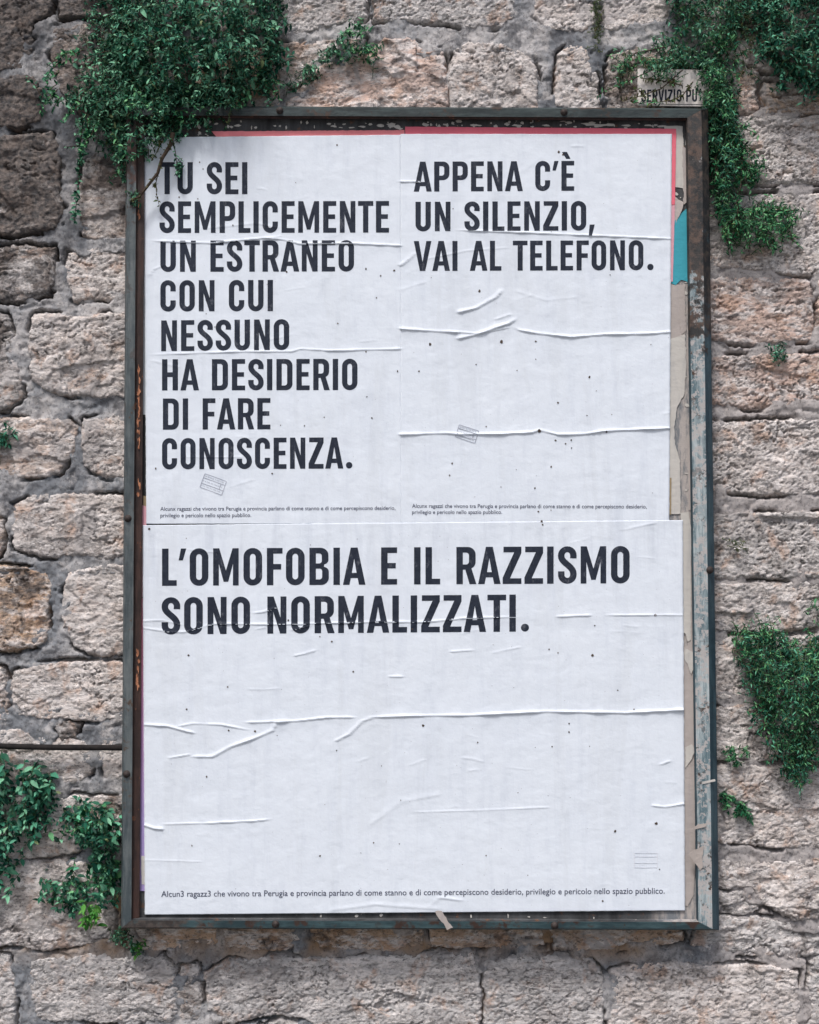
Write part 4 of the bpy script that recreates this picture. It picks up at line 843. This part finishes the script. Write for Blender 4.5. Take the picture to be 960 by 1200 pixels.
V, F = [], []
for x, y0, y1, n in ((162.5, 432, 525, 26), (161.5, 760, 806, 16), (163, 560, 590, 4), (163.5, 236, 262, 4)):
    for _ in range(n):
        cy = R.uniform(y0, y1); a, bb = R.uniform(.5, 1.6), R.uniform(1.5, 6); b = len(V); m = 9; cx = x+R.uniform(-1.2, 1.2)
        q = [(cx+a*R.uniform(.4, 1.3)*math.cos(2*math.pi*i/m), cy+bb*R.uniform(.5, 1.3)*math.sin(2*math.pi*i/m)) for i in range(m)]
        yy = -.0160-.0012*R.random(); V += [at(px, py, yy) for px, py in q]+[at(px, py, yy-.0005) for px, py in q]
        F += [list(range(b+m, b+2*m))]+[[b+i, b+(i+1) % m, b+m+(i+1) % m, b+m+i] for i in range(m)]
tag(child_abs('rust_flakes', mesh_np('rust_flakes', V, F, False), mat_plain('orange_rust', (0.16, 0.06, 0.035), (0.55, 0.26, 0.15), 120, 0.9), board_root), kind='stuff')

# ------------------------------------------------------------------ enamel sign above the board
sgn = empty('enamel_sign', at(795, 124, .03)); tag(sgn, 'small cream metal sign reading SERVIZIO PU, half hidden by leaves above the board', 'sign')
bm = bmesh.new(); q = [at(747.5, 80, .02), at(842, 82, .02), at(842, 125.5, .02), at(747.5, 123.5, .02)]
vs = [bm.verts.new(p) for p in q]; f = bm.faces.new(vs[::-1]); r = bmesh.ops.extrude_face_region(bm, geom=[f])
for v in [g_ for g_ in r['geom'] if isinstance(g_, bmesh.types.BMVert)]: v.co.y += .004
bmesh.ops.bevel(bm, geom=bm.edges[:], offset=.0015, segments=2, affect='EDGES'); bmesh.ops.recalc_face_normals(bm, faces=bm.faces)
me = bpy.data.meshes.new('plate'); bm.to_mesh(me); bm.free()
child_abs('plate', me, mat_plain('cream_enamel', (0.70, 0.66, 0.63), (0.78, 0.74, 0.71), 25, 0.45), sgn)
L = line_polys('SERVIZIO PU', 751.5, 817, 119.5, 119, 14.5); V, F = [], []
for polys in L:
    for q in polys: b = len(V); V += [at(x, y, .0194) for x, y in q]; F.append(list(range(b, b+len(q))))
child_abs('sign_lettering', mesh_np('sign_lettering', V, F, False), M_INK, sgn)
V = [at(749.5, 121.3, .0194), at(830, 122.3, .0194), at(830, 122.9, .0194), at(749.5, 121.9, .0194)]
child_abs('sign_rule', mesh_np('sign_rule', V, [(0, 1, 2, 3)], False), M_INK, sgn)

# ------------------------------------------------------------------ tubes: rod, twigs
def tube(points, radii, n=8):
    P = [Vector(p) for p in points]; V, F = [], []
    up = Vector((0.3, 1, 0.2)).normalized()
    for i, p in enumerate(P):
        t = (P[min(i+1, len(P)-1)]-P[max(i-1, 0)]).normalized(); a = t.cross(up).normalized(); b = t.cross(a)
        r = radii[i] if hasattr(radii, '__len__') else radii
        for k in range(n): an = 2*math.pi*k/n; V.append(p+a*(r*math.cos(an))+b*(r*math.sin(an)))
    for i in range(len(P)-1):
        for k in range(n): F.append((i*n+k, i*n+(k+1) % n, (i+1)*n+(k+1) % n, (i+1)*n+k))
    F.append(tuple(range(n))[::-1]); F.append(tuple(range((len(P)-1)*n, len(P)*n))); return V, F
V, F = tube([at(x, 874.2+(x/140)*2.6+0.5*math.sin(x/31), .042) for x in range(-200, 161, 8)], .0076, 12)
rod = link('iron_rod', mesh_np('iron_rod', V, F), M_ROD); tag(rod, 'thin black iron rod running along the wall to the left edge of the board', 'rod')

# ------------------------------------------------------------------ plants
LEAF_S = np.array([(0, 0, 0), (.33, .5, .02), (.33, 0, -.06), (.33, -.5, .02), (.70, .36, .0), (.70, 0, -.07), (.70, -.36, .0), (1, 0, -.12)], float)
LEAF_F = [(0, 2, 1), (0, 3, 2), (1, 2, 5, 4), (2, 3, 6, 5), (4, 5, 7), (5, 6, 7)]
def leaf_verts(base, d, nrm, L, wr, bend):
    d = d/np.linalg.norm(d); s = np.cross(d, nrm); s /= (np.linalg.norm(s)+1e-9); n = np.cross(s, d)
    T = LEAF_S.copy(); T[:, 1] *= wr; T[:, 2] -= bend*T[:, 0]**2
    return base+L*(T[:, :1]*d+T[:, 1:2]*s+T[:, 2:3]*n)
def inside(P, x, y):
    c = False; n = len(P)
    for i in range(n):
        (ax, ay), (bx, by) = P[i], P[(i+1) % n]
        if (ay > y) != (by > y) and x < ax+(y-ay)/(by-ay)*(bx-ax): c = not c
    return c
class Plant:
    def __init__(s, name, label, base, cat='plant', seed=0):
        s.root = empty(name, base); tag(s.root, label, cat); s.R = random.Random(seed); s.rg = np.random.default_rng(seed)
        s.lv = {}; s.tv, s.tf, s.gv, s.gf = [], [], [], []; s.single = []
    def twig(s, pts, r0, r1):
        n = len(pts); V, F = tube(pts, [r0+(r1-r0)*i/(n-1) for i in range(n)], 5)
        tv, tf = (s.gv, s.gf) if r0 < .0013 else (s.tv, s.tf); b = len(tv); tv += V; tf += [tuple(b+i for i in f) for f in F]
    def leaf(s, base, d, nrm, L, wr, mat, single=False):
        if single: s.single.append((base, d, nrm, L, mat)); return
        s.lv.setdefault(mat, []).append(leaf_verts(base, d, nrm, L, wr, s.R.uniform(0, .3)))
    def shoot(s, tip, d, length, L, wr, mat, n, twig=True, single=False, droop=.4, r=.0008):
        """a stem that ends at tip (world) having grown along d, with leaves in turn about it"""
        R = s.R; tip = np.array(tip, float); d = np.array(d, float); d /= np.linalg.norm(d)
        start = tip-d*length; pts = []
        for i in range(6):
            t = i/5; p = start+d*length*t; p = p+np.array([0, 0, 1])*length*droop*(t-t*t); pts.append(p)
        if twig: s.twig([Vector(p) for p in pts], r*1.4, r*.7)
        ang = R.uniform(0, 6)
        for k in range(n):
            t = (k+.6)/n; f = t*5; i = min(int(f), 4); p = pts[i]+(pts[i+1]-pts[i])*(f-i); ax = pts[i+1]-pts[i]; ax = ax/np.linalg.norm(ax)
            a1 = np.cross(ax, [0.2, 1, .3]); a1 /= np.linalg.norm(a1); a2 = np.cross(ax, a1)
            ang += 2.4+R.uniform(-.4, .4); o = a1*math.cos(ang)+a2*math.sin(ang)
            sp = .35+.9*(1-t)
            ld = ax*(1.1-sp*.5)+o*(.5+sp)+np.array([0, -.18, -.10]); ll = L*R.choice([.5, .7, .85, 1, 1.05, 1.3])*(1-.45*t)
            nrm = np.cross(np.cross(ld, [R.uniform(-.5, .5), -.75, .8]), ld) + .35*s.rg.normal(size=3)
            s.leaf(p, ld, nrm, ll, wr, mat, single)
        for k in range(4):    # rosette at the tip
            a = ang+k*1.57; o = a1*math.cos(a)+a2*math.sin(a); ld = ax*.7+o
            s.leaf(pts[-1], ld, np.cross(np.cross(ld, [0, -.8, .6]), ld), L*.6*R.uniform(.7, 1), wr*1.05, mat, single)
    def mass(s, poly, n, L, wr, mats, depth0=.07, depth1=-.03, length=.06, nl=9, dirs=(0, -1, .1), spread=.9, edge=10, single=False):
        xs = [p[0] for p in poly]; ys = [p[1] for p in poly]; k = 0; PA = np.array(poly, float)
        while k < n:
            x, y = s.R.uniform(min(xs), max(xs)), s.R.uniform(min(ys), max(ys))
            if not inside(poly, x, y): continue
            k += 1
            e = abs(float(poly_sdf(np.array([x]), np.array([y]), poly)[0])); bulge = min(1.0, e/edge)
            cl = float(np.clip(.5+.95*gnoise(np.array([x/15.]), np.array([y/15.]), 400)[0], 0, 1))
            if cl < .36 and s.R.random() < .75 and bulge > .3: dd = depth0
            else: dd = depth0+(depth1-depth0)*(.25+.75*bulge)*s.R.random()**.55*(.55+.6*cl)
            d = np.array([dirs[0], -abs(dirs[1])*.6, dirs[2]-.7])+spread*s.rg.normal(size=3)*np.array([1, .5, .8])
            s.shoot(at(x, y, dd), d, length*s.R.uniform(.6, 1.2), L, wr, s.R.choice(mats), nl, single=single)
    def fringe(s, poly, n, L, wr, mats, y=.02, ln=(14, 36), down=.7):
        m = len(poly)
        for _ in range(n):
            i = s.R.randrange(m); a, b = poly[i], poly[(i+1) % m]; t = s.R.random(); x, y0 = a[0]+(b[0]-a[0])*t, a[1]+(b[1]-a[1])*t
            if y0 < -20: continue
            cx = sum(p[0] for p in poly)/m; cy = sum(p[1] for p in poly)/m; dx, dy = x-cx, y0-cy; l = math.hypot(dx, dy) or 1
            dx, dy = dx/l+s.R.gauss(0, .35), dy/l+down; l = math.hypot(dx, dy) or 1; q = s.R.uniform(*ln); k = 4
            pts = [(x+dx/l*q*(j/k-.25), y0+(dy/l*q+.25*q*(j/k))*(j/k-.15)) for j in range(k+1)]
            s.strand(pts, [y-.012*math.sin(j) for j in range(k+1)], L, wr, s.R.choice(mats), int(q*.75), .0010)
    def strand(s, pts, y, L, wr, mat, n, r=.0013, dens=1):
        P = [at(px, py, yy) for (px, py), yy in zip(pts, y)] if hasattr(y, '__len__') else [at(px, py, y) for px, py in pts]
        s.twig([Vector(p) for p in P], r*1.3, r*.6)
        for k in range(n):
            t = s.R.random()*(len(P)-1); i = int(t); p = P[i]+(P[i+1]-P[i])*(t-i)
            d = s.rg.normal(size=3)+np.array([0, -.6, -.2]); s.leaf(p, d, np.array([.1, -.8, .5])+.4*s.rg.normal(size=3), L*s.R.uniform(.6, 1.1), wr, mat)
    def done(s):
        for mat, ls in s.lv.items():
            V = np.vstack(ls); n = len(ls); F = [tuple(8*k+i for i in f) for k in range(n) for f in LEAF_F]
            tag(child_abs('leaves', mesh_np('leaves', V, F), mat, s.root), kind='stuff')
        for nm, (tv, tf, mt) in {'stems': (s.gv, s.gf, M_STEM), 'woody_stems': (s.tv, s.tf, M_TWIG)}.items():
            if tv: tag(child_abs(nm, mesh_np(nm, tv, tf), mt, s.root), kind='stuff')
        cache = {}
        for base, d, nrm, L, mat in s.single:
            if mat not in cache: cache[mat] = leaf_mesh(mat)
            d = d/np.linalg.norm(d); sd_ = np.cross(d, nrm); sd_ /= np.linalg.norm(sd_)+1e-9; n = np.cross(sd_, d)
            o = bpy.data.objects.new('leaf', cache[mat]); COL.objects.link(o); o.parent = s.root
            b = np.array(base)-np.array(s.root.location)
            o.matrix_local = Matrix(((d[0]*L, sd_[0]*L, n[0]*L, b[0]), (d[1]*L, sd_[1]*L, n[1]*L, b[1]), (d[2]*L, sd_[2]*L, n[2]*L, b[2]), (0, 0, 0, 1)))
def leaf_mesh(mat):
    """larger pointed leaf with a folded midrib"""
    V, F = [], []; st = [(0, .02), (.12, .09), (.3, .18), (.5, .20), (.72, .14), (.9, .05), (1.0, .0)]
    for t, w_ in st: z = -.22*t*t; V += [(t, w_, z+.05*(w_ > .1)), (t, 0, z-.02), (t, -w_, z+.05*(w_ > .1))]
    for i in range(len(st)-1): a = 3*i; F += [(a, a+1, a+4, a+3), (a+1, a+2, a+5, a+4)]
    me = mesh_np('leaf', V, F); me.materials.append(mat); return me

A = Plant('hanging_plant', 'large bushy blue-green creeper hanging over the top left corner of the board', at(215, -20, .08), seed=1)
A.mass([(150,-40),(325,-40),(328,20),(330,60),(322,95),(290,112),(262,125),(205,135),(165,120),(130,80),(128,40),(132,0)], 780, .022, .44, [M_LEAF1, M_LEAF1, M_LEAF2], .06, -.14, .055, 8, edge=38)
A.mass([(96,66),(150,48),(185,100),(270,105),(284,118),(255,132),(215,140),(180,170),(152,172),(150,215),(140,212),(136,165),(112,150),(95,128),(70,118),(60,104),(92,100)], 290, .019, .46, [M_LEAF1], .05, -.07, .05, 8, edge=22)
A.mass([(142,112),(200,106),(286,106),(286,124),(262,136),(225,142),(212,156),(182,166),(160,186),(144,196),(138,160)], 120, .018, .46, [M_LEAF1, M_LEAF1, M_LEAF3], -.02, -.09, .05, 8, edge=12)
A.mass([(100,110),(150,108),(152,200),(142,216),(120,170),(98,150)], 90, .018, .46, [M_LEAF1], .05, -.04, .05, 8, edge=16)
A.mass([(90,-40),(150,-40),(140,60),(110,66),(100,20)], 120, .016, .46, [M_LEAF1, M_LEAF2], .07, .02, .05, 7, edge=20)
A.mass([(196,110),(222,110),(212,165),(190,168)], 44, .017, .46, [M_LEAF1], .0, -.06, .04, 7, edge=10)
A.fringe([(70,60),(140,60),(290,60),(325,90),(285,118),(205,138),(150,200),(95,128),(62,110)], 60, .016, .44, [M_LEAF1, M_LEAF3], .0)
A.strand([(98,140),(94,170),(93,200),(90,235),(87,262)], .045, .017, .48, M_LEAF1, 110, .0014)
A.strand([(105,150),(99,165),(96,190)], .04, .017, .48, M_LEAF1, 55)
A.strand([(60,122),(48,112),(40,98),(30,90)], .04, .015, .48, M_LEAF1, 30)
A.strand([(96,170),(84,172),(74,172)], .04, .012, .48, M_LEAF1, 10)
A.strand([(150,175),(162,182),(170,178)], .0, .018, .48, M_LEAF1, 34)
A.strand([(203,156),(200,170),(190,186),(185,203),(174,217),(163,231),(153,236)], (-.045, -.049, -.043, -.046, -.04, -.040, -.034), .011, .5, M_LEAFR, 60, .0046)
A.strand([(186,200),(183,214),(184,230),(187,242)], (-.04, -.034, -.028, -.024), .012, .5, M_LEAFR, 26, .0010)
A.strand([(203,165),(206,180),(208,200),(211,208)], (-.045, -.036, -.03, -.028), .012, .5, M_LEAF1, 26, .0010)
A.strand([(190,165),(184,178),(178,188)], (-.045, -.036, -.03), .012, .5, M_LEAFR, 20, .0010)
A.mass([(204,192),(212,192),(214,206),(207,208)], 6, .013, .5, [M_LEAF1], -.02, -.035, .02, 6, edge=4)
A.mass([(152,226),(162,226),(163,240),(153,240)], 8, .012, .5, [M_LEAF1], -.03, -.04, .02, 6, edge=4)
A.strand([(245,130),(243,142),(244,155)], -.034, .011, .5, M_LEAF1, 22, .0008); A.strand([(270,128),(268,142),(265,150)], -.034, .009, .5, M_LEAFR, 16, .0008)
A.strand([(225,132),(222,148),(218,158)], -.034, .013, .5, M_LEAF1, 22, .0008)
A.done()
B = Plant('wall_tuft', 'green tuft growing from the joint above the top rail beside the big creeper', at(420, 75, .08), seed=2)
B.mass([(402,34),(422,26),(446,42),(449,68),(440,76),(420,70),(398,72),(385,60)], 46, .018, .40, [M_LEAF3, M_LEAF1], .055, .02, .035, 8, (0, -1, .5), 1.0, 10)
B.mass([(350,80),(390,58),(400,72),(372,92),(352,104),(340,112),(334,100)], 34, .016, .40, [M_LEAF1], .06, .035, .03, 7, (0, -1, .3), 1.0, 8)
B.mass([(302,84),(322,88),(318,116),(304,114)], 12, .02, .5, [M_LEAF3], .05, .0, .04, 6, edge=8)
B.done()
C_ = Plant('hanging_plant', 'trailing green creeper hanging down past the top right corner of the board', at(825, -20, .08), seed=3)
C_.mass([(772,-40),(880,-40),(872,20),(858,60),(850,92),(832,110),(812,96),(790,78),(775,60),(790,20)], 420, .018, .34, [M_LEAF3, M_LEAF1, M_LEAF2], .07, -.045, .06, 8, edge=24)
C_.mass([(824,85),(852,85),(856,110),(864,130),(868,160),(872,185),(864,215),(860,250),(858,275),(846,272),(840,240),(836,205),(830,170),(826,140),(822,122)], 330, .019, .30, [M_LEAF3, M_LEAF2, M_LEAF3], .05, -.05, .06, 8, (0, -1, -.3), .5, 16)
C_.fringe([(826,50),(862,60),(868,160),(870,200),(860,268),(846,268),(838,180),(832,110)], 34, .017, .30, [M_LEAF3], .02)
C_.strand([(738,118),(750,121),(764,119),(776,121)], -.0, .013, .34, M_LEAF3, 30, .001)
C_.strand([(742,100),(752,108),(757,118)], -.0, .013, .34, M_LEAFR, 22, .001)
C_.fringe([(856,250),(926,246),(926,282),(860,284)], 24, .015, .30, [M_LEAF3], .03, (8, 18), .1)
C_.mass([(822,70),(850,78),(850,128),(828,126),(824,104)], 50, .017, .34, [M_LEAF3, M_LEAF1], -.0, -.06, .045, 7, edge=8)
C_.mass([(752,70),(790,66),(800,84),(775,92),(760,84)], 26, .016, .36, [M_LEAF3, M_LEAF1], .0, -.04, .04, 7, edge=8)
C_.mass([(848,248),(872,250),(900,240),(926,243),(930,262),(925,282),(905,290),(880,288),(858,282)], 135, .017, .32, [M_LEAF3], .055, -.02, .045, 8, edge=14)
C_.mass([(864,186),(880,186),(897,194),(892,206),(882,219),(866,216)], 36, .015, .34, [M_LEAF3], .06, .02, .03, 7, edge=8)
C_.mass([(722,72),(740,62),(758,72),(790,60),(805,80),(790,112),(775,96),(752,86),(735,100),(722,92)], 70, .016, .34, [M_LEAF3, M_LEAFR, M_LEAF1], .055, -.01, .045, 7, edge=8)
for pts in ([(790,70),(760,84),(735,96),(715,104),(700,112)], [(800,82),(775,104),(752,112),(738,116),(728,118)], [(812,96),(800,112),(785,118),(760,121)], [(780,55),(745,62),(725,80)], [(800,100),(772,94),(752,92)]):
    C_.strand(pts, (.0, .005, .008, .01, .012)[:len(pts)], .014, .34, s_m := (M_LEAFR if pts[0][0] > 799 else M_LEAF3), 52, .0014)
C_.done()
D = Plant('hanging_plant', 'dark leafy creeper filling the top right corner beyond the trailing one', at(940, -20, .08), seed=4)
D.mass([(886,-40),(1000,-40),(1000,108),(968,112),(935,104),(910,84),(892,62),(886,20)], 560, .021, .42, [M_LEAF2, M_LEAF1, M_LEAF2], .07, -.07, .06, 8, edge=30)
D.fringe([(890,0),(980,0),(990,104),(935,100),(895,60)], 34, .018, .40, [M_LEAF2, M_LEAF1], .0, (12, 26))
D.done()
D2 = Plant('dry_plant', 'thin brownish growth between the two creepers at the top right', at(868, -20, .08), seed=14)
D2.mass([(852,-40),(890,-40),(892,60),(884,88),(862,84),(852,60)], 100, .015, .34, [M_LEAFR, M_LEAF1], .075, .03, .05, 7, edge=14)
D2.done()
E_ = Plant('wall_plant', 'rounded fine leaved green plant low on the right wall edge', at(930, 760, .08), seed=5)
E_.mass([(868,752),(884,744),(903,742),(922,754),(940,772),(956,760),(1000,735),(1000,842),(968,856),(958,880),(952,915),(938,924),(926,918),(918,890),(905,862),(888,826),(876,790)], 700, .017, .26, [M_LEAF3, M_LEAF2], .06, -.055, .06, 9, (0, -1, -.2), .8, 34)
E_.fringe([(872,756),(903,748),(940,776),(985,745),(985,840),(960,880),(940,918),(912,880),(888,826)], 70, .016, .24, [M_LEAF3, M_LEAF2], .03, (10, 24), .25)
E_.mass([(944,716),(960,706),(1000,700),(1000,742),(956,735)], 36, .017, .30, [M_LEAF3], .06, .01, .05, 8, edge=10)
E_.done()
for nm, lab, poly, n, L, wr, m_, sd_ in (
 ('wall_tuft', 'tiny dark green tuft in the mortar joint right of the board', [(906,404),(920,402),(924,414),(921,427),(908,428),(905,418)], 20, .012, .45, M_LEAF2, 6),
 ('wall_tuft', 'small green tuft hugging the wall beside the lower right rail', [(846,882),(860,876),(880,878),(884,890),(866,898),(848,896)], 22, .014, .34, M_LEAF3, 7),
 ('wall_tuft', 'drooping sprig sprouting from behind the lower right rail', [(846,930),(858,934),(872,944),(880,955),(876,964),(866,956),(850,946),(843,938)], 22, .019, .40, M_LEAF3, 8),
 ('wall_tuft', 'small green sprig at the left edge of the wall at mid height', [(-6,498),(10,497),(22,502),(20,512),(8,524),(-6,528)], 20, .018, .40, M_LEAF2, 9),
 ('moss_tuft', 'mossy tuft under the lower left corner of the board', [(130,1090),(150,1090),(160,1100),(168,1112),(158,1118),(140,1110),(130,1104)], 34, .010, .45, M_LEAF1, 10),
 ('moss_tuft', 'dark moss in the vertical crack above the top rail', [(696,-4),(703,-4),(706,20),(702,44),(704,58),(698,66),(695,50),(698,30)], 46, .008, .5, M_LEAFR, 11),
 ('moss_tuft', 'faint dark moss patch on the stone right of the board', [(850,634),(868,630),(880,640),(872,650),(856,648)], 16, .006, .5, M_LEAFR, 12)):
    p = Plant(nm, lab, at(poly[0][0], poly[0][1], .08), 'moss' if nm == 'moss_tuft' else 'plant', sd_)
    p.mass(poly, n, L, wr, [m_], .060, .035, .022, 6, (0, -1, .2), .9, 8)
    if sd_ == 10: p.mass([(155,1106),(168,1108),(168,1118),(156,1118)], 7, .014, .5, [M_LEAFB], .05, .03, .02, 5, edge=5)
    p.done()
Fp_ = Plant('leafy_plant', 'teal-green leafy plant hanging at the lower left edge below the iron rod', at(20, 900, .08), seed=20)
Fp_.mass([(-20,900),(12,898),(34,912),(58,910),(68,930),(66,948),(56,980),(50,996),(34,984),(20,1010),(10,1050),(-20,1060)], 20, .036, .5, [M_LEAF2, M_LEAF1], .03, -.05, .07, 8, (.2, -1, -.2), .7, 20, single=True)
Fp_.mass([(-20,900),(12,898),(34,912),(58,910),(68,930),(66,948),(50,985),(34,984),(20,1010),(10,1050),(-20,1060)], 110, .027, .5, [M_LEAF2, M_LEAF1], .06, -.01, .07, 7, (.2, -1, -.2), .7, 20)
Fp_.done()
Gp = Plant('leafy_plant', 'leafy plant with a bright young shoot beside the lower left corner of the board', at(120, 950, .08), seed=21)
Gp.mass([(66,960),(88,952),(120,952),(138,970),(139,1000),(132,1024),(118,1010),(104,990),(84,980),(68,976)], 17, .034, .5, [M_LEAF2, M_LEAF1], .03, -.04, .06, 8, (.1, -1, -.1), .8, 16, single=True)
Gp.mass([(66,960),(88,952),(120,952),(138,970),(139,1000),(134,1030),(138,1060),(120,1075),(80,1072),(50,1052),(50,1040),(80,1030),(112,1030),(108,1000),(84,982)], 95, .024, .5, [M_LEAF2, M_LEAF1, M_LEAF3], .06, .0, .06, 7, (.1, -1, -.1), .8, 16)
Gp.mass([(50,1030),(75,1028),(105,1034),(136,1030),(136,1060),(110,1062),(70,1070),(48,1050)], 8, .030, .5, [M_LEAF1], .03, -.02, .05, 7, (-.2, -1, -.1), .8, 12, single=True)
Gp.mass([(94,1062),(112,1062),(114,1080),(98,1086)], 7, .030, .5, [M_LEAFB], .015, -.02, .03, 6, (0, -1, .3), .6, 6, single=True)
Gp.done()
print('objects', len(bpy.data.objects), 'tris', sum(len(o.data.polygons) for o in COL.objects if o.type == 'MESH'))
